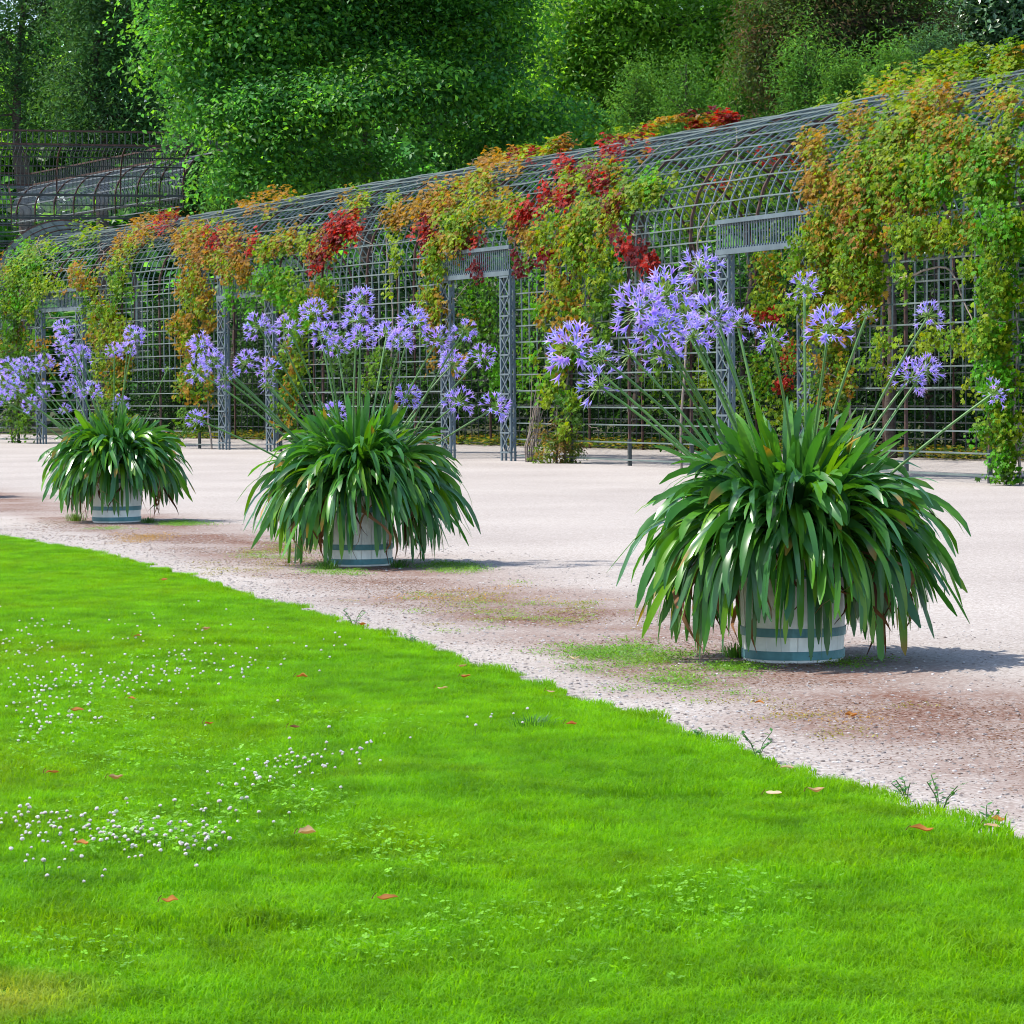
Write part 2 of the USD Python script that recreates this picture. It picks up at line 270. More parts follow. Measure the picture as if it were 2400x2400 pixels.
# ------------------------------------------------------------------ little things on the lawn
def clover_leafs(seed, n, size):
    r = np.random.default_rng(seed); mb = MB()
    for k in range(n):
        c = np.array([*r.uniform(-size / 2, size / 2, 2), r.uniform(0.02, 0.05)]); rad = r.uniform(0.0035, 0.0065); tl = r.normal(0, 0.25, 2); col = np.array([0.17, 0.42, 0.010]) * r.uniform(0.7, 1.4)
        for t in range(3):
            a = t * 2.094 + r.uniform(0, 0.3); ang = a + np.array([-0.75, 0, 0.75])
            rim = np.stack([np.cos(ang), np.sin(ang), np.zeros(3)], -1) * rad * np.array([1, 1.25, 1])[:, None]; rim[:, 2] = rim[:, 0] * tl[0] + rim[:, 1] * tl[1]
            mb.add(np.vstack([c, c + rim]), [[0, 1, 2], [0, 2, 3]], col)
    return mb
M_clover = leaf_mat('clover_leaf', trans=0.35, rough=0.5)
cp = [clover_leafs(300 + k, 26, 0.26) for k in range(3)]
spots = []
for cx, cy, rx, ry, k in ((150, 1830, 260, 60, 14), (330, 2020, 260, 90, 26), (620, 1930, 240, 60, 14), (480, 1850, 200, 40, 10), (260, 1720, 260, 60, 14), (1000, 2260, 320, 90, 10), (900, 2080, 250, 60, 12), (1500, 2220, 300, 90, 9), (330, 1600, 320, 70, 12), (700, 1730, 220, 30, 8), (1750, 2150, 250, 90, 8), (150, 2320, 150, 70, 4)):
    for _ in range(k): spots.append(gnd(cx + rng.normal(0, rx * 0.5), cy + rng.normal(0, ry * 0.5)))
spots = np.array(spots); rr = np.hypot(spots[:, 0] - CX, spots[:, 1] - CY); aa = np.degrees(np.arctan2(spots[:, 1] - CY, spots[:, 0] - CX)); ok = rr < edge_r(aa) - 0.2
spots = spots[ok]; spots[:, 2] = lawn_z(rr[ok], aa[ok])
instancer('/World/clover_leaves', [(c.arrays(), M_clover, c.tint()) for c in cp], spots, rng.integers(0, 3, len(spots)), rng.uniform(0, 6.28, len(spots)), rng.uniform(0.8, 1.3, len(spots)), label='patches of low three-lobed clover leaves in the lawn', cat='clover')

def make_clover():
    t = thing('clover_flower', 'small round white clover blossom standing in the mown lawn', 'clover flower', (0, 0, 0), group='white clover blossoms in the lawn')
    mb = MB(); tube(mb, [(0, 0, 0), (0.002, 0.001, 0.03), (0, 0, 0.052)], 0.0009, 4, (0.06, 0.16, 0.02)); obj('stem', mb, M_stalk, t)
    mb = MB(); r = np.random.default_rng(5); k = 46
    for i in range(k):
        z = 1 - 1.55 * (i + 0.5) / k; ph = i * 2.39996; d = np.array([math.sqrt(max(0, 1 - z * z)) * math.cos(ph), math.sqrt(max(0, 1 - z * z)) * math.sin(ph), z]); d2 = unit(d + [0, 0, 0.35])
        c = np.array([0, 0, 0.056]); s = unit(np.cross(d2, [0.3, 0.2, 1])) * 0.0019; u = np.cross(d2, s); L = 0.0085 * r.uniform(0.85, 1.1)
        col = np.array([0.78, 0.76, 0.70]) if z > -0.25 else np.array([0.55, 0.42, 0.33])
        mb.add([c + d * 0.002 - s, c + d * 0.002 + s, c + d2 * L * 0.75 + s * 1.2 + u * 0.2, c + d2 * L, c + d2 * L * 0.75 - s * 1.2 - u * 0.2], [[0, 1, 2], [0, 2, 4], [4, 2, 3]], col)
    obj('flower_head', mb, M_petal, t); return t
clover = make_clover(); first = True
cl = []
for cx, cy, rx, ry, k in ((110, 1995, 130, 55, 26), (250, 2030, 190, 60, 42), (420, 2045, 120, 45, 24), (560, 1960, 150, 40, 16), (700, 1860, 130, 40, 26), (830, 1825, 110, 22, 14), (120, 2090, 90, 40, 8), (240, 1640, 220, 40, 34), (90, 1690, 120, 50, 22), (420, 1600, 200, 50, 22), (60, 1530, 110, 60, 22), (1180, 1740, 80, 20, 7), (760, 1570, 260, 60, 14), (700, 1760, 200, 40, 8)):
    for _ in range(k): cl.append((cx + rng.normal(0, rx * 0.55), cy + rng.normal(0, ry * 0.55)))
for x, y in cl[:296]:
    p = gnd(x, y); r_ = math.hypot(p[0] - CX, p[1] - CY); a_ = math.degrees(math.atan2(p[1] - CY, p[0] - CX))
    if r_ > edge_r(a_) - 0.15 or x < -8: continue
    p[2] = float(lawn_z(np.array([r_]), np.array([a_]))[0]) - 0.006
    if first:
        x_ = UsdGeom.Xformable(clover); x_.ClearXformOpOrder(); x_.AddTranslateOp(opSuffix='a').Set(Gf.Vec3d(*map(float, p))); first = False
    else: dup(clover, p, rng.uniform(0, 360), 'small round white clover blossom standing in the mown lawn', scale=float(rng.uniform(0.5, 0.88)))

far_cl = []
for cx, cy, rx, ry, k in ((160, 1640, 260, 60, 90), (420, 1600, 260, 60, 60), (90, 1740, 140, 50, 40), (300, 1500, 300, 50, 40), (120, 2010, 180, 60, 50), (400, 2030, 160, 50, 40), (640, 1880, 160, 40, 26), (60, 1560, 140, 70, 40)):
    for _ in range(k):
        p = gnd(cx + rng.normal(0, rx * .55), cy + rng.normal(0, ry * .55)); r_ = math.hypot(p[0] - CX, p[1] - CY); a_ = math.degrees(math.atan2(p[1] - CY, p[0] - CX))
        if r_ < edge_r(a_) - .2: far_cl.append((p[0], p[1], float(lawn_z(np.array([r_]), np.array([a_]))[0])))
_ball = trimesh.creation.icosphere(1, 1.0); _bv = _ball.vertices * [1, 1, .85] * np.random.default_rng(2).uniform(.8, 1.15, (len(_ball.vertices), 1)) + [0, 0, 5.2]
_sv = np.array([[-.12, 0, 0], [.12, 0, 0], [0, 0, 5]]); _v = np.vstack([_bv, _sv]); _f = np.vstack([_ball.faces, np.array([[0, 1, 2]]) + len(_bv)])
_t = np.vstack([np.where(_bv[:, 2:3] > 4.9, [[.78, .76, .7]], [[.5, .4, .32]]), np.tile((.08, .2, .02), (3, 1))])
instancer('/World/far_clover_flowers', [(( _v, _f), M_petal, _t)], np.array(far_cl), np.zeros(len(far_cl), int), rng.uniform(0, 6, len(far_cl)), rng.uniform(.0038, .006, len(far_cl)), label='scattered tiny white clover blossoms across the left of the lawn', cat='clover flowers')

LEAFCOL = {'orange': (0.42, 0.17, 0.035), 'tan': (0.50, 0.33, 0.17), 'brown': (0.20, 0.09, 0.035), 'pale': (0.60, 0.46, 0.30), 'rust': (0.38, 0.10, 0.03)}
def fallen(seed, L, col):
    r = np.random.default_rng(seed); mb = MB(); n = 7; u = np.linspace(0, 1, n); w = L * 0.21 * np.sin(np.pi * np.clip(u, 0.02, 0.98)) ** 0.7 * r.uniform(0.7, 1.1)
    curl = r.uniform(1.2, 3.2); z = 0.02 + L * 0.22 * curl * (u - 0.5) ** 2 * r.choice([1, 1, -0.4]) + L * 0.06 * r.random(); y = L * 0.15 * r.normal() * (u - 0.5) ** 2 * 4
    z = z + L * 0.05 * np.sin(u * r.uniform(5, 9) + r.uniform(0, 6)); w = w * (1 + 0.25 * np.sin(u * 9 + r.uniform(0, 6))); c = np.stack([(u - 0.5) * L, y, z], -1); fold = r.uniform(0.6, 1.8)
    v = np.concatenate([c + np.stack([0 * u, w, w * fold], -1), c, c + np.stack([0 * u, -w, w * fold * r.uniform(0.2, 1)], -1)])
    q = [[a * n + k, a * n + k + 1, (a + 1) * n + k + 1, (a + 1) * n + k] for a in range(2) for k in range(n - 1)]
    return mb.add(v, q, np.array(LEAFCOL[col]) * r.uniform(0.8, 1.2))
FALL = [(1845, 1861, 'pale', 'curled pale tan leaf on the lawn just above the close pair of leaves', .095), (1812, 1940, 'pale', 'pale tan fallen leaf, left one of a close pair on the right lawn', .1), (1913, 1924, 'tan', 'ochre fallen leaf, right one of a close pair on the right lawn', .1), (2163, 2032, 'orange', 'large orange fallen leaf lying alone on the far right lawn', .13),
    (2325, 1992, 'tan', 'tan fallen leaf leaning at the lawn edge in the right corner', .09), (2340, 1968, 'orange', 'orange fallen leaf on gravel right beside the lawn edge corner', .09), (720, 2036, 'tan', 'ochre twisted leaf on the lawn right of the clover blossoms', .1), (908, 2188, 'orange', 'folded orange leaf alone in the front middle of the lawn', .1),
    (196, 2067, 'orange', 'orange leaf lying among the clover blossoms', .085), (400, 2200, 'orange', 'orange leaf below the clover blossoms at front left', .08), (272, 1898, 'tan', 'bent tan leaf on the left lawn above the clover blossoms', .09), (125, 1882, 'orange', 'orange leaf on the left lawn, above left of the clover blossoms', .09),
    (182, 1723, 'orange', 'orange leaf at the left lawn next to a bare pale spot', .1), (308, 1694, 'orange', 'orange brown leaf above the bare pale spot in the lawn', .09), (490, 1759, 'rust', 'dark rust leaf near the clover strip on the left lawn', .07), (1035, 1665, 'tan', 'pale arched leaf on the lawn below the gravel edge near a clover head', .09),
    (1090, 1636, 'orange', 'orange leaf on the lawn close under the gravel edge', .1), (1085, 1603, 'tan', 'small tan leaf at the very edge of the lawn in the middle', .08), (708, 1635, 'orange', 'long orange leaf in the middle of the upper lawn', .1), (485, 1520, 'tan', 'tan leaf lying at the left end of the upper lawn', .08),
    (850, 1496, 'orange', 'small orange leaf by the gravel edge of the upper lawn', .08), (1340, 1763, 'rust', 'rust coloured leaf on the lawn beneath the large tub', .08), (1290, 1664, 'tan', 'yellowish leaf at the lawn edge left of the large tub', .08), (1610, 1738, 'orange', 'orange leaf on gravel at the lawn edge below the large tub', .08),
    (385, 1388, 'orange', 'orange leaf near the lawn edge at far left', .09), (322, 1534, 'orange', 'orange leaf on the far left lawn among scattered clover', .08), (690, 1770, 'brown', 'brown leaf in the middle lawn right of the clover strip', .08), (1780, 1652, 'orange', 'orange leaf on the gravel in front of the large tub', .09),
    (1995, 1685, 'orange', 'long orange leaf on brown chaff right of the large tub', .1), (1345, 1548, 'pale', 'pale dry leaf standing in the weeds left of the large tub', .1)]
for k, (x, y, col, lab, L) in enumerate(FALL):
    p = gnd(x, y); r_ = math.hypot(p[0] - CX, p[1] - CY); a_ = math.degrees(math.atan2(p[1] - CY, p[0] - CX))
    z = float(lawn_z(np.array([r_]), np.array([a_]))[0]) + 0.018 if r_ < edge_r(a_) else -0.012
    t = thing('fallen_leaf', lab, 'leaf', (p[0], p[1], z), rotz=float(rng.uniform(-35, 35)))
    L *= 0.45; mb = fallen(900 + k, L, col); obj('blade', mb, M_dead, t, smooth=True)
    mb = MB(); tube(mb, [(-L / 2, 0, 0.035), (-L * 0.62, 0.004, 0.03), (-L * 0.72, 0.0, 0.022)], 0.0012, 4, LEAFCOL['brown']); obj('leaf_stem', mb, M_dead, t)

# ------------------------------------------------------------------ stones, chaff and weeds on the gravel
def pebble(seed):
    m = trimesh.creation.icosphere(1, 1.0); r = np.random.default_rng(seed); v = m.vertices * r.uniform(0.7, 1.2, (len(m.vertices), 1)) * [1, 0.8, 0.5]
    return v, m.faces
M_peb = usdkit.material(stage, '/World/Looks/pebble', {'o': ('object_info', {}), 'r': ('rgb_ramp', {'ramp': [(0.0, (0.13, 0.11, 0.105)), (0.3, (0.22, 0.195, 0.185)), (0.7, (0.31, 0.285, 0.275)), (1.0, (0.46, 0.44, 0.43))]}), 'p': ('principled_bsdf', {'roughness': 0.9, 'specular_ior_level': 0.15})},
    [('o.random', 'r.fac'), ('r.color', 'p.base_color')], surface='p.BSDF')
def strip_points(n, a0, a1, r0, r1, apow=1.4, rpow=1.0):
    a = a0 + (a1 - a0) * rng.random(n) ** apow; return a, r0 + (r1 - r0) * rng.random(n) ** rpow
a_, r_ = strip_points(30000, 11.8, 19, 0.0, 2.8, 1.7, 2.6); r_ = edge_r(a_) + r_ + 0.01
p = pol(r_, a_, 0.001); s = 0.0022 + 0.0075 * rng.random(len(p)) ** 3.5
instancer('/World/gravel_stones', [(pebble(k), M_peb, None) for k in range(4)], p, rng.integers(0, 4, len(p)), rng.uniform(0, 6.28, len(p)), s, label='loose pale crushed stones on the path beside the lawn', cat='gravel')
def flake(seed):
    r = np.random.default_rng(seed); return np.array([[-1, -.22, 0], [0.1, -.3, .25], [1, 0, .05], [0.1, .3, .3]]) * [1, r.uniform(.6, 1.2), 1], np.array([[0, 1, 2], [0, 2, 3]])
flk = [(flake(k), M_dead, np.tile(c, (4, 1))) for k, c in enumerate(((0.16, 0.07, 0.04), (0.22, 0.11, 0.06), (0.11, 0.055, 0.035), (0.34, 0.2, 0.10)))]
a_, r_ = strip_points(150000, 11.8, 20, 0.12, 2.4, 1.5, 1.0); q = pol(edge_r(a_) + r_, a_, 0.004)
dens = meshkit.fbm(q * [1.3, 1.3, 0], 4, 7); w = np.exp(-((r_ - 1.05) / 0.55) ** 2)
keep = rng.random(len(q)) < np.clip((dens - 0.36) * 5, 0, 1) * w
q = q[keep]
instancer('/World/dry_chaff', flk, q, rng.integers(0, 4, len(q)), rng.uniform(0, 6.28, len(q)), rng.uniform(0.003, 0.0085, len(q)), tilt=rng.uniform(-0.5, 0.5, len(q)), label='brown dry chaff and leaf crumbs strewn over gravel between lawn and tubs', cat='dry leaves')

def weed_tuft(seed, n, size, h, col):
    r = np.random.default_rng(seed); mb = MB()
    for k in range(n):
        c = np.array([*(r.normal(0, size / 3, 2)), h * r.random() ** 1.5 + 0.003]); a = r.uniform(0, 6.28); d = np.array([math.cos(a), math.sin(a), r.normal(0, 0.45)]); L = r.uniform(0.006, 0.013); e = np.array([-d[1], d[0], r.normal(0, .4)]) * L * 0.32
        mb.add([c, c + d * L * .5 + e, c + d * L, c + d * L * .5 - e], [[0, 1, 2], [0, 2, 3]], np.array(col) * r.uniform(0.6, 1.4))
    return mb
wt = [weed_tuft(40, 130, 0.17, 0.022, (0.12, 0.30, 0.02)), weed_tuft(41, 90, 0.15, 0.016, (0.16, 0.30, 0.025)), weed_tuft(42, 60, 0.2, 0.012, (0.22, 0.21, 0.03)), weed_tuft(43, 60, 0.18, 0.014, (0.33, 0.20, 0.04))]
W = []
for cx, cy, rx, ry, k, kinds in ((1480, 1545, 150, 24, 60, (0, 1)), (1600, 1600, 140, 24, 22, (0, 1)), (1430, 1530, 120, 20, 26, (0, 1)), (1180, 1430, 240, 40, 70, (1, 2)), (640, 1300, 130, 18, 40, (1, 2)), (560, 1335, 120, 16, 14, (2, 2)), (330, 1262, 70, 8, 40, (3, 3)), (1100, 1395, 200, 20, 24, (2, 3)), (1050, 1330, 90, 12, 50, (0, 1)), (420, 1228, 50, 5, 30, (0, 0)), (1950, 1690, 200, 40, 14, (3, 2)), (260, 1240, 60, 4, 10, (0, 1)), (780, 1345, 60, 6, 12, (0, 0)), (700, 1280, 60, 12, 14, (1, 2)), (2000, 1560, 60, 10, 8, (0, 1)), (1720, 1566, 40, 8, 14, (0, 0))):
    for _ in range(k):
        g_ = gnd(cx + rng.normal(0, rx * 0.55), cy + rng.normal(0, ry * 0.6)); W.append((*g_[:2], 0.0, kinds[int(rng.integers(0, 2))]))
W = np.array(W); rr = np.hypot(W[:, 0] - CX, W[:, 1] - CY); aa = np.degrees(np.arctan2(W[:, 1] - CY, W[:, 0] - CX)); W = W[rr > edge_r(aa) + 0.05]
instancer('/World/path_weeds', [(m_.arrays(), M_clover, m_.tint()) for m_ in wt], W[:, :3], W[:, 3].astype(int), rng.uniform(0, 6.28, len(W)), rng.uniform(0.6, 1.2, len(W)), label='low green and yellowing weeds growing in the gravel round the tubs', cat='weeds')

def grass_tuft(name, label, loc, seed, n, h, spread, col):
    r = np.random.default_rng(seed); mb = MB()
    for k in range(n):
        a = r.uniform(0, 6.28); d = np.array([math.cos(a), math.sin(a), 0]); b = d * spread * 0.4 * r.random(); L = h * r.uniform(0.5, 1.1); ln = r.uniform(0.2, 1.0); s = np.array([-d[1], d[0], 0]) * 0.002
        mb.add([b - s, b + s, b + d * L * ln * .4 + [0, 0, L * .6] + s, b + d * L * ln * .4 + [0, 0, L * .6] - s, b + d * L * ln + [0, 0, L * (.95 - .35 * ln)]], [[0, 1, 2], [0, 2, 3], [3, 2, 4]], np.array(col) * r.uniform(0.7, 1.4))
    t = thing(name, label, 'grass tuft', loc); obj('blades', mb, M_clover, t, kind='stuff'); return t
grass_tuft('grass_tuft', 'fine pale green grass tuft left of the far left tub', gnd(178, 1221), 1, 160, 0.10, 0.25, (0.13, 0.25, 0.04))
grass_tuft('grass_tuft', 'grass tuft at the right foot of the far left tub', gnd(348, 1226), 2, 110, 0.07, 0.2, (0.06, 0.16, 0.03))
grass_tuft('grass_tuft', 'grass tuft at the left foot of the middle tub', gnd(768, 1334), 3, 150, 0.09, 0.2, (0.06, 0.18, 0.02))
grass_tuft('grass_tuft', 'dark grass tuft at the right foot of the middle tub', gnd(935, 1330), 4, 120, 0.07, 0.18, (0.05, 0.14, 0.02))
grass_tuft('grass_tuft', 'bright grass tuft behind the left foot of the large tub', gnd(1725, 1540), 5, 130, 0.08, 0.16, (0.09, 0.24, 0.02))
grass_tuft('grass_tuft', 'coarse dark grass clump on the lawn in the middle near the clover', gnd(1245, 1745) + [0, 0, .03], 6, 170, 0.08, 0.2, (0.05, 0.17, 0.02))

def edge_weed(label, x, y, seed, h):
    r = np.random.default_rng(seed); t = thing('edge_weed', label, 'weed', gnd(x, y) + [0, 0, 0.01]); st, lf = MB(), MB()
    for k in range(4):
        a = r.uniform(0, 6.28); tip = np.array([math.cos(a) * h * .5, math.sin(a) * h * .3, h * r.uniform(.6, 1)]); pts = [np.zeros(3), tip * [.4, .4, .6], tip]; tube(st, pts, 0.0016, 4, (0.06, 0.14, 0.02))
        for u in np.linspace(0.25, 1, 7):
            c = tip * [u ** 1.4, u ** 1.4, u]; b = r.uniform(0, 6.28); d = unit(np.array([math.cos(b), math.sin(b), 0.35])); s = np.cross(d, [0, 0, 1]) * 0.006; L = 0.03 * r.uniform(.6, 1.1)
            lf.add([c, c + d * L * .5 + s, c + d * L, c + d * L * .5 - s], [[0, 1, 2], [0, 2, 3]], np.array([0.05, 0.19, 0.03]) * r.uniform(.7, 1.4))
    obj('stem', st, M_stalk, t); obj('leaves', lf, M_clover, t, kind='stuff')
edge_weed('knotweed sprig sprawling from the lawn edge below the large tub', 1775, 1790, 1, 0.09)
edge_weed('upright sprig at the right lawn edge, left of a taller pair', 2125, 1893, 2, 0.085)
edge_weed('taller leafy sprig at the lawn edge near the right corner', 2205, 1920, 3, 0.11)
edge_weed('low leafy sprig at the lawn edge nearest the right corner', 2310, 1962, 4, 0.07)
edge_weed('small sprig at the lawn edge in the middle of the picture', 1630, 1752, 5, 0.05)
edge_weed('bushy sprig standing at the lawn edge below the middle tub', 830, 1478, 6, 0.1)
edge_weed('flat sprig at the lawn edge right of the middle tub', 960, 1524, 7, 0.06)

# ------------------------------------------------------------------ tubs
RB, RTOP, HT = 0.212, 0.236, 0.52
def tub_r(z): return RB + (RTOP - RB) * np.asarray(z) / HT
def make_tub(loc, label):
    t = thing('plant_tub', label, 'plant tub', loc, group=None)
    n = 20
    for k in range(n):
        a0, a1 = (k + 0.006) * 2 * math.pi / n, (k + 0.994) * 2 * math.pi / n
        o = np.random.default_rng(k).uniform(-0.0012, 0.0012); v, q = [], []
        zs = [0.0, 0.004, HT - 0.004, HT]
        for z, ins in zip(zs, (0.004, 0, 0, 0.004)):
            for a, e in ((a0, 0.0016), (a0 + 0.009, 0), ((a0 + a1) / 2, 0), (a1 - 0.009, 0), (a1, 0.0016)):
                R = tub_r(z) + o - ins - e; v.append((R * math.cos(a), R * math.sin(a), z))
        for z in (HT, 0.0):
            for a in (a0, a0 + 0.009, (a0 + a1) / 2, a1 - 0.009, a1):
                R = tub_r(z) - 0.028; v.append((R * math.cos(a), R * math.sin(a), z))
        for i in range(5):
            for j in range(4): q.append((i * 5 + j, i * 5 + j + 1, (i + 1) * 5 + j + 1, (i + 1) * 5 + j))
        v = np.array(v); obj('stave', (v, np.array(q)), M_white, t)
    for z, nm in ((0.012, 'hoop'), (0.108, 'hoop'), (0.355, 'hoop'), (0.462, 'hoop')):
        w = 0.037; a = np.linspace(0, 2 * math.pi, 61)[:-1]; prof = ((0.0005, 0), (0.0045, 0.0005), (0.0045, w - 0.0005), (0.0005, w)); v = []
        for dr, dz in prof: R = tub_r(z + dz) + dr + 0.001; v.append(np.stack([R * np.cos(a), R * np.sin(a), np.full(60, z + dz)], -1))
        q = [(i * 60 + j, i * 60 + (j + 1) % 60, (i + 1) * 60 + (j + 1) % 60, (i + 1) * 60 + j) for i in range(3) for j in range(60)]
        h = obj(nm, (np.vstack(v), np.array(q)), M_teal, t)
        mb = MB()
        for a0 in (-1.35, -1.29):
            c = np.array([math.cos(a0), math.sin(a0), 0]) * (tub_r(z) + 0.006) + [0, 0, z + w / 2]; d = np.array([math.cos(a0), math.sin(a0), 0]); s_ = np.array([-d[1], d[0], 0])
            ang = np.arange(6) * math.pi / 3; rim = c + 0.0035 * (np.cos(ang)[:, None] * s_ + np.sin(ang)[:, None] * [0, 0, 1]); mb.add(np.vstack([rim, c + d * 0.003]), [[k, (k + 1) % 6, 6] for k in range(6)])
        obj('rivet', mb, M_dark, h)
    a = np.linspace(0, 2 * math.pi, 41)[:-1]; v = np.vstack([np.stack([0.205 * np.cos(a), 0.205 * np.sin(a), np.full(40, 0.47)], -1), [[0, 0, 0.49]]])
    obj('soil', (v, np.array([[j, (j + 1) % 40, 40] for j in range(40)])), M_soil, t)
    return t
POTS = [gnd(1859, 1545), gnd(844, 1324), gnd(273.5, 1223)]
POTS.append(np.array([-6.4, 34.5, 0.0])); 
tub = make_tub(POTS[0], 'white wooden tub with teal hoops under the largest, rightmost plant')
dup(tub, POTS[1], 77, 'white wooden tub with teal hoops under the middle plant')
dup(tub, POTS[2], 141, 'white wooden tub with teal hoops under the small plant at left')
dup(tub, POTS[3], 200, 'white wooden tub with teal hoops just outside the left edge of the picture')

# ------------------------------------------------------------------ agapanthus
def strap(r, phi, r0, z0, th0, bend, L, w, tipw=0.25, n=13, twist=0.0, bexp=1.2, side=0.0, lim=1.4):
    'one strap leaf: an arching channel; returns vertices (3 across) and quads'
    u = np.linspace(0, 1, n); th = np.maximum(th0 - bend * u ** bexp, -lim); ds = L / (n - 1)
    ph = phi + side * u ** 2
    dr = np.cos(th) * ds; dz = np.sin(th) * ds
    x = r0 * math.cos(phi) + np.concatenate([[0], np.cumsum(dr[:-1] * np.cos(ph[:-1]))]); y = r0 * math.sin(phi) + np.concatenate([[0], np.cumsum(dr[:-1] * np.sin(ph[:-1]))])
    z = z0 + np.concatenate([[0], np.cumsum(dz[:-1])])
    c = np.stack([x, y, z], -1); t = unit(np.gradient(c, axis=0))
    s = np.stack([-np.sin(ph), np.cos(ph), 0 * ph], -1); nn = np.cross(t, s)
    ta = twist * u; s2 = s * np.cos(ta)[:, None] + nn * np.sin(ta)[:, None]; n2 = np.cross(t, s2)
    prof = np.interp(u, [0, 0.12, 0.4, 0.8, 0.92, 0.97, 1.0], [0.55, 0.7, 0.95, 1.0, 0.84, 0.58, 0.16]); hw = w / 2 * prof
    fold = 0.32 * (1 - 0.6 * u)
    v = np.concatenate([c + s2 * hw[:, None] - n2 * (hw * fold)[:, None] * -1, c, c - s2 * hw[:, None] + n2 * (hw * fold)[:, None]], 0)
    q = [[a * n + k, a * n + k + 1, (a + 1) * n + k + 1, (a + 1) * n + k] for a in range(2) for k in range(n - 1)]
    return v, np.array(q)

def floret(r, c, d, size, open_):
    'one trumpet flower: six petals flaring from a tube, pointing along d from c'
    d = unit(d); a = unit(np.cross(d, [0.31, 0.77, 0.5] if abs(d[2]) > .5 else [0, 0, 1.0])); b = np.cross(d, a)
    L = size * r.uniform(0.85, 1.15); v = [c]; ph0 = r.uniform(0, 6.28)
    for k in range(6):
        p = ph0 + k * math.pi / 3; v.append(c + d * L * 0.55 + (math.cos(p) * a + math.sin(p) * b) * L * (0.13 + 0.05 * open_))
    for k in range(6):
        p = ph0 + (k + 0.5) * math.pi / 3; rr = L * (0.22 + 0.40 * open_) * r.uniform(0.85, 1.1); v.append(c + d * L * (1.02 - 0.10 * open_) + (math.cos(p) * a + math.sin(p) * b) * rr)
    for k in range(6):   # petal shoulders
        p = ph0 + (k + 0.5) * math.pi / 3; e = 0.55; rr = L * (0.18 + 0.26 * open_)
        v.append(c + d * L * 0.80 + (math.cos(p) * a + math.sin(p) * b) * rr * 0.95 )
    f = [[0, 1 + k, 1 + (k + 1) % 6] for k in range(6)] + [[1 + k, 7 + k, 13 + k] for k in range(6)] + [[1 + (k + 1) % 6, 13 + k, 7 + k] for k in range(6)] + [[1 + k, 13 + k, 1 + (k + 1) % 6] for k in range(6)]
    return np.array(v), f

VIO = np.array([0.52, 0.43, 0.84])
def umbel(r, c, axis, R, full, nfl):
    'pedicels radiating from c and the flowers or buds at their ends'
    ped, fl = MB(), []
    axis = unit(axis); k = 0
    for i in range(nfl):
        z = 1 - 1.62 * (i + 0.5) / nfl; p = i * 2.39996 + r.normal(0, 0.25); a = unit(np.cross(axis, [0.2, 0.9, 0.1])); b = np.cross(axis, a); s = math.sqrt(max(0.0, 1 - z * z))
        d = unit(axis * (z + 0.12) + s * (math.cos(p) * a + math.sin(p) * b) + r.normal(0, 0.10, 3))
        l = R * r.uniform(0.50, 0.78); e = c + d * l + np.array([0, 0, -0.10 * l * (1 - z)]); mid = c + d * l * 0.55
        tube(ped, [c, mid, e], [0.0016, 0.0013, 0.0013], 3, np.array([0.20, 0.36, 0.05]) * r.uniform(0.8, 1.3))
        what = r.random(); fd = unit(d + np.array([0, 0, -0.12 * (1 - z)]))
        if what < full:
            v, f = floret(r, e, fd, R * 0.40, r.uniform(0.65, 1.2)); col = VIO * r.uniform(0.8, 1.25) * np.array([r.uniform(0.9, 1.2), r.uniform(0.9, 1.15), 1])
            fl.append((v, f, np.vstack([np.tile(col * [0.75, 0.7, 0.95], (7, 1)), np.tile(np.minimum(col * [1.25, 1.3, 1.05], 0.95), (6, 1)), np.tile(col * 1.1, (6, 1))])))
        elif what < full + (1 - full) * 0.45:   # closed bud
            v, f = floret(r, e, fd, R * 0.33, -0.15); fl.append((v, f, np.tile(VIO * [0.85, 0.9, 0.85] * r.uniform(0.7, 1.1), (19, 1))))
        elif what < full + (1 - full) * 0.75:   # seed pod
            v, f = floret(r, e, fd, R * 0.2, -0.1); fl.append((v, f, np.tile(np.array([0.12, 0.22, 0.03]) * r.uniform(0.8, 1.2), (19, 1))))
    return ped, fl

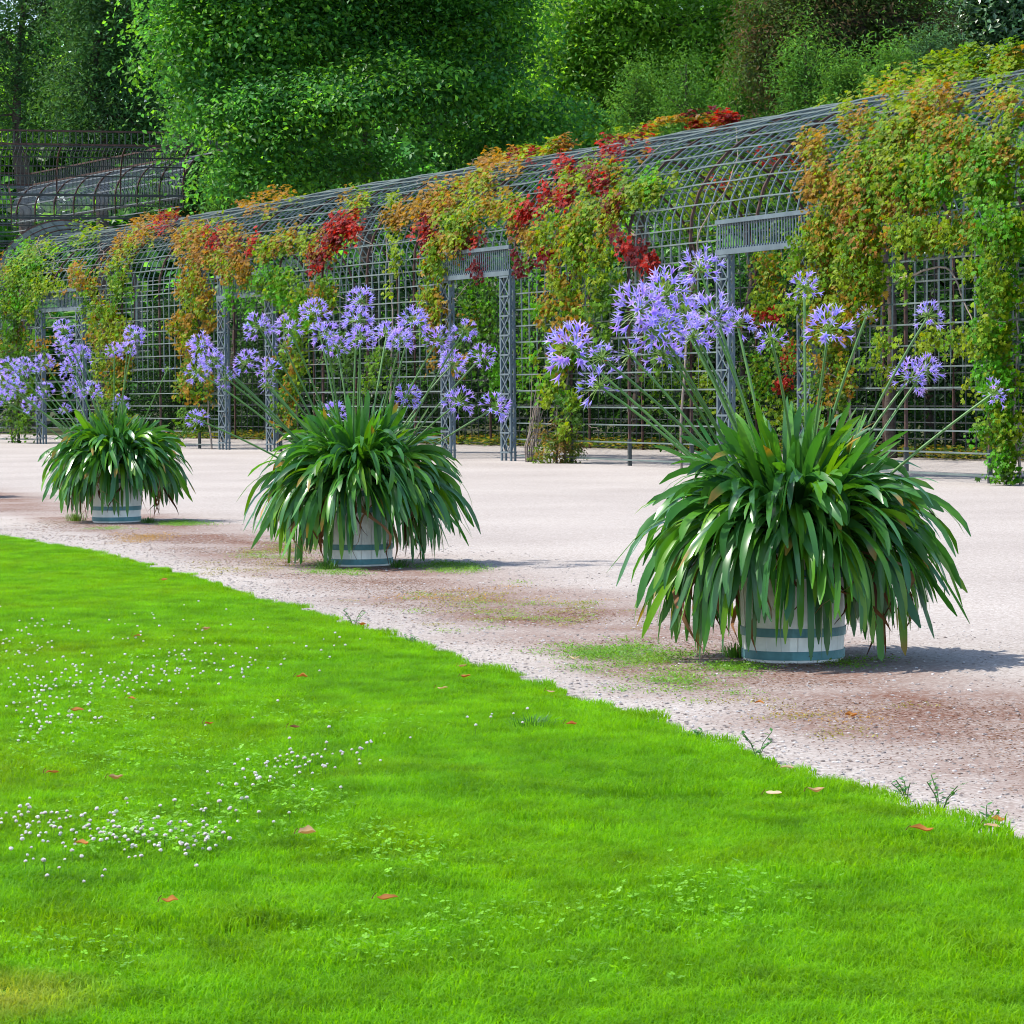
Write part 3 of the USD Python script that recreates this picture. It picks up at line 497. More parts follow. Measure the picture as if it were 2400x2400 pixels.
def agapanthus(pot, seed, label, heads, nleaf, wid=1.0, single=0, reach=1.0, lean=0.0):
    r = np.random.default_rng(seed); t = thing('agapanthus_plant', label, 'agapanthus', pot)
    G = [np.array(c) for c in ((0.045, 0.165, 0.034), (0.05, 0.19, 0.026), (0.075, 0.24, 0.018), (0.035, 0.135, 0.045), (0.13, 0.30, 0.010))]
    leaves = []
    for k in range(nleaf):
        u = (k + 0.5) / nleaf; phi = k * 2.39996 + r.normal(0, 0.3); x = r.random()
        be = r.uniform(1.0, 2.0); lim = r.uniform(0.85, 1.45)
        if u < 0.15:   th0, bend, L, r0 = r.uniform(54, 90), r.uniform(0, 75), r.uniform(0.42, 0.62), 0.15 * r.random()
        elif u < 0.42: th0, bend, L, r0 = r.uniform(56, 86), r.uniform(120, 190), r.uniform(0.44, 0.66), r.uniform(0.02, 0.17)
        elif u < 0.66: th0, bend, L, r0 = r.uniform(26, 70), r.uniform(95, 160), r.uniform(0.42, 0.62), r.uniform(0.10, 0.2)
        elif u < 0.82: th0, bend, L, r0, be = r.uniform(20, 70), r.uniform(120, 160), r.uniform(0.46, 0.72), r.uniform(0.15, 0.225), r.uniform(0.6, 1.1)
        else:          th0, bend, L, r0, be, lim = r.uniform(34, 76), r.uniform(140, 170), r.uniform(0.44, 0.66), r.uniform(0.16, 0.228), r.uniform(0.36, 0.62), 1.5
        L *= reach; w = r.uniform(0.026, 0.043) * wid * (0.88 if u > 0.7 else 1.0)
        v, q = strap(r, phi, r0, 0.49, math.radians(th0), math.radians(bend), L, w, twist=r.normal(0, 0.9), bexp=be, lim=lim, side=r.normal(0, 0.5))
        v[:, 2] = np.maximum(v[:, 2], 0.012 + 0.01 * r.random())
        c = G[int(r.choice(5, p=[.3, .27, .2, .13, .1]))] * r.uniform(0.8, 1.2)
        col = np.tile(c, (len(v), 1)); n = len(v) // 3
        if r.random() < 0.045: col.reshape(3, n, 3)[:, -2:] = (0.30, 0.20, 0.03)
        if r.random() < 0.10: col = col * [1.5, 1.2, 0.6]
        leaves.append((v, q, col))
    many = leaves[:0] if single == 0 else leaves[::-1][:single]
    for v, q, c in many: obj('leaf', (v, q), M_strap, t, smooth=True, tint=c)
    rest = MB()
    for v, q, c in leaves[: nleaf - len(many)]: rest.add(v, q, c)
    if rest.n: obj('leaf_mass', rest, M_strap, t, smooth=True, kind='stuff')
    for k in range(46):   # withered leaves hanging down against the tub
        phi = r.uniform(0, 6.28); mb = MB(); u = np.linspace(0, 1, 9); z = 0.5 - (0.5 - r.uniform(0.02, 0.25)) * u ** 1.2; rr_ = 0.225 + (0.04 + 0.30 * r.random()) * np.sin(u * r.uniform(1.2, 2.6)); ph = phi + r.normal(0, 0.5) * u + 0.1 * np.sin(u * 7 + r.uniform(0, 6))
        c = np.stack([rr_ * np.cos(ph), rr_ * np.sin(ph), z], -1); s = np.stack([-np.sin(ph + 2.5 * u * r.normal()), np.cos(ph + u), 0.3 * np.sin(u * 6)], -1) * (r.uniform(0.006, 0.016) * np.sin(np.pi * np.clip(u * 0.9 + 0.08, 0, 1)))[:, None]
        q = [[a * 9 + i, a * 9 + i + 1, (a + 1) * 9 + i + 1, (a + 1) * 9 + i] for a in range(2) for i in range(8)]
        mb.add(np.concatenate([c + s, c + np.cross(unit(s), [0, 0, 1]) * 0.003, c - s]), q, np.array([(0.21, 0.085, 0.03), (0.32, 0.16, 0.07), (0.13, 0.05, 0.025), (0.40, 0.24, 0.12)][int(r.integers(0, 4))]) * r.uniform(0.7, 1.2))
        obj('withered_leaf', mb, M_dead, t, smooth=True)
    budget = single * 1
    nf = 0
    for hx, hy, rp, full in heads:
        Y = pot[1] + float(r.uniform(-0.42, 0.42)); c = at(hx, hy, Y) - pot; R = rp * 0.94 * Y / F
        b = np.array([c[0] * 0.14 + r.normal(0, 0.03), c[1] * 0.14 + r.normal(0, 0.03), 0.5]); ctrl = b + (c - b) * [0.42, 0.42, 0.52] + r.normal(0, 0.015, 3) + np.array([0, 0, 0.02])
        u = np.linspace(0, 1, 9)[:, None]; pts = b * (1 - u) ** 2 + 2 * ctrl * u * (1 - u) + c * u ** 2
        mb = MB(); tube(mb, pts, np.linspace(0.0074, 0.0052, 9), 6, np.array([0.11, 0.25, 0.06]) * r.uniform(0.85, 1.15)); st = obj('flower_stalk', mb, M_stalk, t, smooth=True)
        axis = unit(pts[-1] - pts[-2]) * 0.6 + [0, 0, 0.5]
        nfl = int(r.integers(32, 42)) if full > 0.3 else int(r.integers(30, 38))
        ped, fl = umbel(r, c, axis, R, full, nfl)
        if r.random() < 0.5:
            v, f = flake(int(r.integers(0, 99))); ped.add(v * 0.02 + c + [0.012, -0.008, -0.012], f, (0.42, 0.22, 0.1))
        obj('pedicels', ped, M_stalk, st)
        mb = MB()
        for v, f, cc in fl:
            if single and nf < 290 and len(v) and budget >= 300: obj('floret', (v, np.array(f)), M_petal, t, tint=cc); nf += 1
            else: mb.add(v, f, cc)
        if mb.n: obj('florets', mb, M_petal, st, kind='stuff')
    return t

H1 = [(1345, 822, 76, .9), (1405, 905, 62, .22), (1412, 840, 45, .2), (1478, 832, 45, .12), (1500, 730, 76, .95), (1545, 775, 70, .95), (1560, 690, 68, .9), (1605, 740, 62, .35), (1640, 632, 62, .5), (1665, 745, 66, .9), (1555, 835, 50, .4), (1625, 790, 60, .85), (1728, 762, 46, .5),
      (1808, 795, 42, .5), (1885, 675, 44, .6), (1942, 775, 66, .75), (2032, 738, 28, .1), (2175, 742, 44, .45), (2132, 890, 52, .7), (2165, 872, 50, .7), (2328, 922, 40, .4), (2000, 1010, 1, 0)][:-1]
H2 = [(607, 769, 40, .85), (678, 771, 38, .7), (738, 734, 40, .85), (763, 786, 40, .9), (844, 707, 40, .8), (838, 752, 40, .95), (846, 795, 40, .9), (790, 815, 36, .5), (906, 786, 38, .85), (968, 755, 42, .9), (939, 800, 36, .9), (1026, 798, 38, .8), (1088, 775, 34, .6), (1059, 855, 38, .85), (1129, 837, 36, .65), (955, 932, 38, .8), (1075, 943, 42, .75), (1162, 955, 42, .8), (782, 972, 40, .75),
      (579, 850, 38, .85), (628, 868, 34, .6), (531, 888, 30, .4), (470, 812, 36, .9), (497, 846, 34, .9), (464, 873, 36, .85), (464, 984, 32, .45), (665, 812, 24, .1), (625, 905, 24, .15)]
H3 = [(149, 775, 30, .9), (153, 815, 30, .9), (166, 864, 30, .9), (190, 835, 30, .9), (104, 852, 28, .85), (58, 864, 30, .9), (25, 862, 30, .9), (12, 906, 32, .9), (36, 912, 30, .85), (75, 950, 26, .85), (108, 914, 24, .6), (170, 912, 26, .85), (212, 918, 30, .75), (315, 788, 30, .9), (269, 823, 24, .85), (298, 822, 26, .8), (283, 945, 24, .7), (393, 866, 16, .1), (2, 936, 26, .9), (153, 960, 18, .6)]
agapanthus(POTS[0], 21, 'largest agapanthus at right, blue umbels high above arching dark strap leaves', H1, 980, single=300, reach=1.04)
agapanthus(POTS[1], 22, 'middle agapanthus, densest cluster of blue umbels over its leaf fountain', H2, 900, single=298, reach=1.12)
agapanthus(POTS[2], 23, 'left agapanthus, smallest in view, its blue umbels leaning to the left', H3, 800, single=297, wid=1.05, reach=0.98)
agapanthus(POTS[3], 24, 'agapanthus at the left picture edge showing only leaf tips', [(-60, 900, 24, .8), (-120, 850, 24, .8), (-160, 880, 24, .8), (-200, 840, 24, .8), (-240, 870, 24, .8)], 300, reach=1.0)

# ------------------------------------------------------------------ the long trellis arbour (a tunnel of iron bars along the circle)
RF, DEP, HW, HC = 217.2, 5.7, 3.35, 5.3           # radius of the front wall, depth, height of the walls, height of the crown
AL, AR = 31.45, 19.35                               # angles of its left and right ends
RIB0, RIBD = 23.68, 0.555
GATES = [30.13, 27.385, 24.59, 21.90]; GHW, GH = 0.372, 3.47
_ph = np.linspace(math.pi, 0, 60)
PROF = np.vstack([np.column_stack([np.zeros(24), np.linspace(0, HW, 24)])[:-1], np.column_stack([DEP / 2 + DEP / 2 * np.cos(_ph), HW + (HC - HW) * np.sin(_ph)]), np.column_stack([np.full(24, DEP), np.linspace(HW, 0, 24)])[1:]])
PLEN = np.concatenate([[0], np.cumsum(np.linalg.norm(np.diff(PROF, axis=0), axis=1))]); TL = PLEN[-1]
def arb(a, t, off=0.0):
    'a point of the arbour: angle a, length t along the section from the front foot, off outwards'
    a, t = np.broadcast_arrays(np.asarray(a, float), np.asarray(t, float))
    d = np.interp(t, PLEN, PROF[:, 0]); z = np.interp(t, PLEN, PROF[:, 1])
    d1 = np.interp(t + 0.05, PLEN, PROF[:, 0]) - np.interp(t - 0.05, PLEN, PROF[:, 0]); z1 = np.interp(t + 0.05, PLEN, PROF[:, 1]) - np.interp(t - 0.05, PLEN, PROF[:, 1])
    L = np.hypot(d1, z1) + 1e-9; nd, nz = -z1 / L, d1 / L
    z = np.where(z > HW, HW + (z - HW) * (1 - 0.11 * np.clip((a - 27.0) / 3.5, 0, 1)), z)
    roof = np.clip((z - HW + 0.5) / 0.9, 0, 1)
    fr = ((a - RIB0) / RIBD) % 1.0
    sag = -0.022 * np.sin(math.pi * fr) ** 2 + 0.035 * (meshkit.noise(np.stack([a * 0.9, t * 0.2, 0 * a], -1), 5) - 0.5)
    o = off + sag * roof
    return pol(RF + d + nd * o, a, z + nz * o)
arbour = thing('trellis_arbour', 'long curved tunnel of dark iron trellis with four gateways, overgrown with creeper', 'trellis arbour')
bars = np.arange(AR, AL, RIBD / 7); k0 = int(round((RIB0 - AR) / (RIBD / 7))); bars = RIB0 + (np.arange(len(bars)) - k0) * RIBD / 7
def in_gate(a): return any(abs(a - g) < GHW for g in GATES)
LOWT = 0.09
order = np.argsort(bars); nb = 0; far = MB()
for a in bars[order]:
    k = int(round((a - RIB0) / (RIBD / 7))); rib = k % 7 == 0
    if rib:
        t0 = GH if in_gate(a) else 0.0; ts = np.concatenate([np.linspace(t0, HW - 0.3, 4) if t0 < HW - .4 else [t0], np.linspace(max(HW - 0.1, t0 + .1), TL - HW + 0.1, 22), np.linspace(TL - HW + 0.4, TL, 4)])
        mb = MB(); tube(mb, arb(np.full(len(ts), a), ts, -0.03), 0.026, 4); obj('arch_rib', mb, M_rust, arbour)
        if not in_gate(a): mb = MB(); tube(mb, [arb(a, 0, -0.03), arb(a, 0.4, -0.03)], 0.033, 6); obj('post_foot', mb, M_dark, arbour)
    else:
        t0 = GH if in_gate(a) else LOWT - 0.05; ts = np.concatenate([np.linspace(min(t0, HW - 0.35), HW - 0.3, 4), np.linspace(HW - 0.1, TL - HW, 22)])
        if t0 > HW: ts = np.linspace(t0, TL - HW, 22)
        mb = MB(); tube(mb, arb(np.full(len(ts), a), ts), 0.0135, 4); obj('trellis_bar', mb, M_iron, arbour); nb += 1
        ts = np.linspace(TL - HW, TL - LOWT, 5); mb = MB(); tube(mb, arb(np.full(5, a), ts), 0.011, 4); obj('rear_bar', mb, M_dark, arbour)  # same bars as in front, coloured darker to stand in for shade
rail_t = np.concatenate([np.arange(LOWT, HW, 0.262), np.arange(HW + 0.1, TL - HW, 0.33), np.arange(TL - HW + 0.15, TL - 0.05, 0.262)])
for t in rail_t:
    segs = [(AR, AL)]
    if t < GH:
        cuts = sorted(GATES); segs = []; s0 = AR
        for g in cuts: segs.append((s0, g - GHW)); s0 = g + GHW
        segs.append((s0, AL))
    mb = MB()
    for s0, s1 in segs:
        n = max(3, int((s1 - s0) / 0.09)); a = np.linspace(s0, s1, n); tube(mb, arb(a, np.full(n, t), 0.012), (0.0145 if t < HW else 0.013) if t > 0.3 else 0.018, 4)
    obj('trellis_rail', mb, M_iron if t < TL - HW else M_dark, arbour)  # rear wall rails use the darker iron: shade put into the colour
for gi, ga in enumerate(GATES):   # gateways: two lattice pillars and a slatted lintel
    L, R_ = arb(ga + GHW, 0), arb(ga - GHW, 0); ux = unit(R_ - L); nrm = unit(np.array([ux[1], -ux[0], 0])); nrm = nrm if nrm @ (np.array([CX, CY, 0]) - L) > 0 else -nrm
    W = np.linalg.norm(R_ - L); O = L + nrm * 0.10; P = lambda x, z, d=0.0: O + ux * x - nrm * d + np.array([0, 0, z])
    fr = MB(); D = 0.07; LB = GH - 0.42
    bar(fr, P(-0.02, GH), P(W + 0.02, GH), 0.06, 0.05, nrm); bar(fr, P(-0.02, LB), P(W + 0.02, LB), 0.075, 0.05, nrm); bar(fr, P(0, GH - .04, D), P(W, GH - .04, D), 0.03, 0.03, nrm); bar(fr, P(0, LB + .05, D), P(W, LB + .05, D), 0.03, 0.03, nrm)
    gate = obj('gateway', fr, M_gate, arbour)
    n = int(W / 0.082); sl = [MB() for _ in range(1)]
    for k in range(n + 1):
        x = 0.01 + (W - 0.02) * k / n; mb = MB(); bar(mb, P(x, LB + 0.0376, 0.004), P(x, GH - 0.0302, 0.004), 0.018, 0.013, nrm)
        zc = LB + 0.0377; bar(mb, P(x - 0.018, zc + 0.012, 0), P(x + 0.018, zc + 0.012, 0), 0.024, 0.03, nrm); obj('lintel_slat', mb, M_gate, gate)
    PW = 0.36
    for x0 in (0.0, W - PW):
        mb = MB()
        for x in (x0, x0 + PW):
            for d in (0.0, D): bar(mb, P(x, 0.0, d), P(x, LB - 0.0378, d), 0.042, 0.03, nrm)
        obj('pillar', mb, M_gate, gate)
        br = MB(); m = int(round((LB - 0.18) / 0.31)); hs = np.linspace(0.14, LB - 0.06, m + 1)
        for d in (-0.0235, D + 0.0235):
            for i in range(m):
                bar(br, P(x0 + 0.0, hs[i], d), P(x0 + PW, hs[i + 1], d), 0.022, 0.005, nrm); bar(br, P(x0 + PW, hs[i], d - 0.006 * np.sign(d)), P(x0, hs[i + 1], d - 0.006 * np.sign(d)), 0.022, 0.005, nrm)
            for h in hs: bar(br, P(x0, h, d + 0.006 * np.sign(d)), P(x0 + PW, h, d + 0.006 * np.sign(d)), 0.028, 0.005, nrm)
        for x in (x0 - 0.0235, x0 + PW + 0.0235):
            for i in range(m): bar(br, P(x, hs[i], 0), P(x, hs[i + 1], D), 0.02, 0.005, ux); bar(br, P(x + .006, hs[i], D), P(x + .006, hs[i + 1], 0), 0.02, 0.005, ux)
        obj('lattice_brace', br, M_gate, gate)

# ------------------------------------------------------------------ creeper on the arbour
_A, _Tt = np.meshgrid(np.linspace(AR - 0.1, AL + 0.1, 420), np.linspace(0, TL * 0.56, 170), indexing='ij')
_X, _Y = px(arb(_A, _Tt)); 
from scipy.spatial import cKDTree
_tree = cKDTree(np.column_stack([_X.ravel(), _Y.ravel()]))
def surf(x, y):
    _, i = _tree.query(np.column_stack([np.atleast_1d(x), np.atleast_1d(y)])); return _A.ravel()[i], _Tt.ravel()[i]
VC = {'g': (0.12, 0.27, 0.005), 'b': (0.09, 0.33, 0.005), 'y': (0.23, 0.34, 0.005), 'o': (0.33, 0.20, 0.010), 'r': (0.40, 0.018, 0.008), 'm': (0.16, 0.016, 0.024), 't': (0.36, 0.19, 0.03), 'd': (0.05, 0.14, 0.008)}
def creeper_leaf(r, size):
    'five leaflets fanned from one stalk; hanging a little'
    v, f = [np.zeros(3)], []
    for k, ang in enumerate((-1.25, -0.62, 0.0, 0.62, 1.25)):
        L = size * (1.0, 0.95, 0.8)[abs(k - 2)]; d = np.array([math.sin(ang), -math.cos(ang), 0]); s = np.array([d[1], -d[0], 0]); w = L * 0.24
        i = len(v); v += [d * L * 0.55 + s * w + [0, 0, -0.06 * size], d * L + [0, 0, -0.22 * size], d * L * 0.55 - s * w + [0, 0, -0.06 * size]]; f += [[0, i, i + 1], [0, i + 1, i + 2]]
    return np.array(v), np.array(f)
def creeper(label, blobs, stems, seed, size=0.062, dens=1.3, thick=0.26):
    r = np.random.default_rng(seed); t = thing('climbing_creeper', label, 'creeper'); by = {}
    bv, bf = creeper_leaf(r, 1.0)
    for x, y, rx, ry, n, pal in blobs:
        n = int(n * dens); pal = pal + 'm' if 'r' in pal else pal
        nc = max(3, n // 22); q = r.normal(0, 1, (nc, 2)); q = q / (1 + 0.18 * np.linalg.norm(q, axis=1, keepdims=True) ** 2)
        cxy = np.column_stack([x + q[:, 0] * rx * 0.62, y + q[:, 1] * ry * 0.62]); which = r.integers(0, nc, n)
        sd = unit(np.column_stack([r.normal(0, 0.45, nc) - 0.15, np.where(r.random(nc) < 0.8, 1.0, 0.15)])) * r.uniform(8, 24, (nc, 1))   # leafy strands, mostly hanging
        along = r.uniform(-1, 1, n); xy = cxy[which] + sd[which] * along[:, None] + r.normal(0, 1, (n, 2)) * [4.2, 4.6]
        a, tt = surf(xy[:, 0], xy[:, 1]); a = a + r.normal(0, 0.012, n); tt = np.clip(tt + r.normal(0, 0.06, n), 0.05, TL * 0.56)
        cthk = (r.random(nc) ** 1.3 * thick)[which]
        o = cthk + r.uniform(-0.03, 0.10, n); p = arb(a, tt, o)
        nn = unit(arb(a, tt, o + 0.1) - p); nn = unit(nn + r.normal(0, 0.42, (n, 3)) + [0, 0, 0.35])
        ey = unit(np.array([0, 0, 1.0]) - nn * nn[:, 2:3] + r.normal(0, 0.35, (n, 3))); ex = unit(np.cross(ey, nn)); ey = np.cross(nn, ex)
        s = size * r.uniform(0.6, 1.3, n); pc = r.choice(list(pal), nc)
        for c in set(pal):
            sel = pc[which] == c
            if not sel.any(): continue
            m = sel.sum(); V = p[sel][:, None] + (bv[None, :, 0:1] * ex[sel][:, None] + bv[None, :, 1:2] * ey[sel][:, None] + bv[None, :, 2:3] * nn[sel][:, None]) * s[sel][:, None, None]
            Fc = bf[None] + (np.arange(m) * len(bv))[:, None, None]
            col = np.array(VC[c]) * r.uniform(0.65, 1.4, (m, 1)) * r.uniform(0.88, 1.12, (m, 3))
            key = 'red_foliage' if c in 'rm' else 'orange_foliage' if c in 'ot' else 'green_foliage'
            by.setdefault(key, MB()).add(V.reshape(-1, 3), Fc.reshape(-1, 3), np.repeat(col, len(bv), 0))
    for key, mb in by.items(): obj(key, mb, M_vine, t, kind='stuff')
    for k in range(9):   # bare wiry twigs
        b = blobs[int(r.integers(0, len(blobs)))]; n = 12; x = b[0] + r.normal(0, b[2] * .8) + np.cumsum(r.normal(r.normal(0, 3), 4, n)); y = b[1] + r.normal(0, b[3] * .8) + np.cumsum(r.normal(5, 4, n)) * r.choice([1, 1, -.4])
        a, tt = surf(x, y); tw = MB(); tube(tw, arb(a, tt, 0.05 + 0.16 * r.random() + 0.05 * np.sin(np.arange(n))), np.linspace(.007, .003, n), 4); obj('bare_twig', tw, M_twig, t)
    for pts in stems:
        sm = MB()
        pts = np.array(pts, float); n = len(pts) * 6; u = np.linspace(0, len(pts) - 1, n); x = np.interp(u, range(len(pts)), pts[:, 0]) + r.normal(0, 3.0, n); y = np.interp(u, range(len(pts)), pts[:, 1])
        a, tt = surf(x, y); k = np.ones(3) / 3; a[1:-1] = np.convolve(a, k, 'valid'); tt[1:-1] = np.convolve(tt, k, 'valid')
        p = arb(a, tt, 0.03 + 0.03 * np.sin(u * 3)); 
        if pts[0, 1] > 1000: p[0, 2] = 0.0
        tube(sm, p, np.linspace(0.020, 0.006, n), 5); obj('woody_stem', sm, M_twig, t, smooth=True)
    return t
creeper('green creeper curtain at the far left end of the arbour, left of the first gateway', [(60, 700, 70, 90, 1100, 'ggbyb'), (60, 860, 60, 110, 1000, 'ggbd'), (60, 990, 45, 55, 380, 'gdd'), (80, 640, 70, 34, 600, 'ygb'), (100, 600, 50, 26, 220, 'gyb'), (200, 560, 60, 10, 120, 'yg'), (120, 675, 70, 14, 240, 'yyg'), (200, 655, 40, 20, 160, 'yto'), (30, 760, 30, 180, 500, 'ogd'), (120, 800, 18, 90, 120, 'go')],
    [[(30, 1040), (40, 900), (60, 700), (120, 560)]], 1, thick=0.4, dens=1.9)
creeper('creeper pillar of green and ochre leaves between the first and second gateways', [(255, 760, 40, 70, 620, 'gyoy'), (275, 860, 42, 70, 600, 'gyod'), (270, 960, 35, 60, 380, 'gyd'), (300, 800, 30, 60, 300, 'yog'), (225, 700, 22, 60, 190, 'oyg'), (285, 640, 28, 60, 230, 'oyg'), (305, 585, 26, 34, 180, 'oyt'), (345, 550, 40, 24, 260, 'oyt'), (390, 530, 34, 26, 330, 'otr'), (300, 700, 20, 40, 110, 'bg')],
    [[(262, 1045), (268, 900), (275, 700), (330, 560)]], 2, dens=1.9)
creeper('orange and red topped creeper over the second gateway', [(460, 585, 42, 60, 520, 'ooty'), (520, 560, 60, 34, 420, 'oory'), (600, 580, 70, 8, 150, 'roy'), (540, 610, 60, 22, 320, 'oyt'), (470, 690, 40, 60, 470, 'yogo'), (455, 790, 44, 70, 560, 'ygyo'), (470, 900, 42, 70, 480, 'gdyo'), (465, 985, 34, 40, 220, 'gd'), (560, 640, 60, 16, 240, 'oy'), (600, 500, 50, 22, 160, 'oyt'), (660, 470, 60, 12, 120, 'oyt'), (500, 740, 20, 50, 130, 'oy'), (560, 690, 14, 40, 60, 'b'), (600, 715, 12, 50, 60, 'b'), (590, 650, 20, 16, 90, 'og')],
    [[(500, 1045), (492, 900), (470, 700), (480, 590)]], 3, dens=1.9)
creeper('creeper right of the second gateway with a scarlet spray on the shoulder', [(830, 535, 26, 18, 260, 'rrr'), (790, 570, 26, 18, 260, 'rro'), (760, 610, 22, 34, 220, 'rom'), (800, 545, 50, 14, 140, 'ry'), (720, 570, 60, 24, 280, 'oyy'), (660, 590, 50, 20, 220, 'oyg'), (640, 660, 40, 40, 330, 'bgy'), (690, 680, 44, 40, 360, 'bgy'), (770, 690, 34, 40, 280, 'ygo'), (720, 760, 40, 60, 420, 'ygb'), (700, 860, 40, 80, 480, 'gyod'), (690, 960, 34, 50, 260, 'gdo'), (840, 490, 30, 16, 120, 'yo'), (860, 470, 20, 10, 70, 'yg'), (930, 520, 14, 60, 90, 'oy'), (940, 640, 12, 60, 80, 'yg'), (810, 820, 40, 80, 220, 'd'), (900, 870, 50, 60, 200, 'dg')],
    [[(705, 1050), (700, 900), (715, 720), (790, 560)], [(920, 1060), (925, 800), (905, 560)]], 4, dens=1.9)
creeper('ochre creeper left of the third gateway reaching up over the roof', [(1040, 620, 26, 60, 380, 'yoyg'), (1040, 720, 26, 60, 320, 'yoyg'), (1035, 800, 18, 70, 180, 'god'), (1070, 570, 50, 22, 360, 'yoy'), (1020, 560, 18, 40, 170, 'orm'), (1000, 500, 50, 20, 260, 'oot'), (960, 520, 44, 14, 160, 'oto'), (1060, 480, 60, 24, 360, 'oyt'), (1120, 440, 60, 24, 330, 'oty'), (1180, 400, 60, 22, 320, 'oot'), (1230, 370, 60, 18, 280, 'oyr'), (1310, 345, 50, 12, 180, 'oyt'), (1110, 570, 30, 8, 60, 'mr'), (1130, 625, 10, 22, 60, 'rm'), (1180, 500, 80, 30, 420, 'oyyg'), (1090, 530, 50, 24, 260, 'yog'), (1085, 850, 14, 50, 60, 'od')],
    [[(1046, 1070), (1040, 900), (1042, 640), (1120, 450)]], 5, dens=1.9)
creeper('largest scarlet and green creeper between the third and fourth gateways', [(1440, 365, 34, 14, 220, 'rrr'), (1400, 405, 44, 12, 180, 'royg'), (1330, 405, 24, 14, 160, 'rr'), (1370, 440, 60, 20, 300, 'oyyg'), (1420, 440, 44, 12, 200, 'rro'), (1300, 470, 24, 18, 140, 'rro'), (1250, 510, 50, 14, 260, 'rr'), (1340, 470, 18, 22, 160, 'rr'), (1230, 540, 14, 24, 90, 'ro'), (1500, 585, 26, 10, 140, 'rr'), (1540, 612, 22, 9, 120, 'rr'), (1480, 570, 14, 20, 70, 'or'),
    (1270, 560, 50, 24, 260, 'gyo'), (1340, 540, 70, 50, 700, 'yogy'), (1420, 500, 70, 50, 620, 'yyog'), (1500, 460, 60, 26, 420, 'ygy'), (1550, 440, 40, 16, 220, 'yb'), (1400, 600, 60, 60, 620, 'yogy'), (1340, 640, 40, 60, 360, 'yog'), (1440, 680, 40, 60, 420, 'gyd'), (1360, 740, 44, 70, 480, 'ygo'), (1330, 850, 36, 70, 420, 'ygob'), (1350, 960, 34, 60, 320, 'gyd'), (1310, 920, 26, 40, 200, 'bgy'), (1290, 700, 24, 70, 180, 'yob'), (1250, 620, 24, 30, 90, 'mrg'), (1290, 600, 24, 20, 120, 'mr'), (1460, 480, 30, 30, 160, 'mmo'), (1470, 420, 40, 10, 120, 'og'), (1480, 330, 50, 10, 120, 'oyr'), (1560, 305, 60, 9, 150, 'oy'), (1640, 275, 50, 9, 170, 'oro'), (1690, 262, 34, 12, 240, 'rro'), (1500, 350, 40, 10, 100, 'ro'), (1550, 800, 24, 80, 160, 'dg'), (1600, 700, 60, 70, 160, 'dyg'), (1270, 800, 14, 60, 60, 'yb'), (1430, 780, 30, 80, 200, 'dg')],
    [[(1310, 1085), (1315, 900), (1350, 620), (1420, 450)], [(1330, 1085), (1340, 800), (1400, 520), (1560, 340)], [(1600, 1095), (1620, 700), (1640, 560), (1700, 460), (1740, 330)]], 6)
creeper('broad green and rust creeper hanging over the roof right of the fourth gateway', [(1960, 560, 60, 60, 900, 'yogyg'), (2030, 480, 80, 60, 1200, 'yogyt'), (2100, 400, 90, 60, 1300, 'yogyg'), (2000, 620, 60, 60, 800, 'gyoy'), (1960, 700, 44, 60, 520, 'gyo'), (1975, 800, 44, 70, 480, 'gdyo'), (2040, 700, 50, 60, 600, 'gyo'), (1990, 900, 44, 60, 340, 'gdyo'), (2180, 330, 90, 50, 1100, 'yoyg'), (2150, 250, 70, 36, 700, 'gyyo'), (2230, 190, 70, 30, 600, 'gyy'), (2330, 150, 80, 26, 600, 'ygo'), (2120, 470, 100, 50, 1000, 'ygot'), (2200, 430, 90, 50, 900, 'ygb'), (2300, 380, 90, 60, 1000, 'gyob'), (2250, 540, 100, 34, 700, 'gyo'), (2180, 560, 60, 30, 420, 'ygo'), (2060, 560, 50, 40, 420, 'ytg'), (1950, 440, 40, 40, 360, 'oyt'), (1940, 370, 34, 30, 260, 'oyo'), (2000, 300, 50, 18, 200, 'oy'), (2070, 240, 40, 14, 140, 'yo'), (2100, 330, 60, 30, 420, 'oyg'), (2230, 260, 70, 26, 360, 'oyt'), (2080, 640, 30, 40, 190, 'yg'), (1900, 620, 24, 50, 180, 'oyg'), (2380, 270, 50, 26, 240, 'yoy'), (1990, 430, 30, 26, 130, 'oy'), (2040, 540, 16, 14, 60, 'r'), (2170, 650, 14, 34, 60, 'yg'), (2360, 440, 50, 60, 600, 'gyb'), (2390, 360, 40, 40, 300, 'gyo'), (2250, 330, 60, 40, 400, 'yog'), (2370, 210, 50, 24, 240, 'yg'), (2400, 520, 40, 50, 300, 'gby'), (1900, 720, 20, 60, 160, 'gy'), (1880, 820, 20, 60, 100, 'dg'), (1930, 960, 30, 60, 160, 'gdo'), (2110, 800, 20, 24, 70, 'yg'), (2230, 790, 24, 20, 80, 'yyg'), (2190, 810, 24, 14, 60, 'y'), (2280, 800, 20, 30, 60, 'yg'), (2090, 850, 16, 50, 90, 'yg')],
    [[(2000, 1110), (2000, 860), (2020, 600), (2100, 400)], [(1975, 1108), (1970, 800), (1980, 600), (1950, 420)], [(2100, 660), (2230, 620), (2290, 780)]], 7, size=0.05, thick=0.4, dens=1.8)
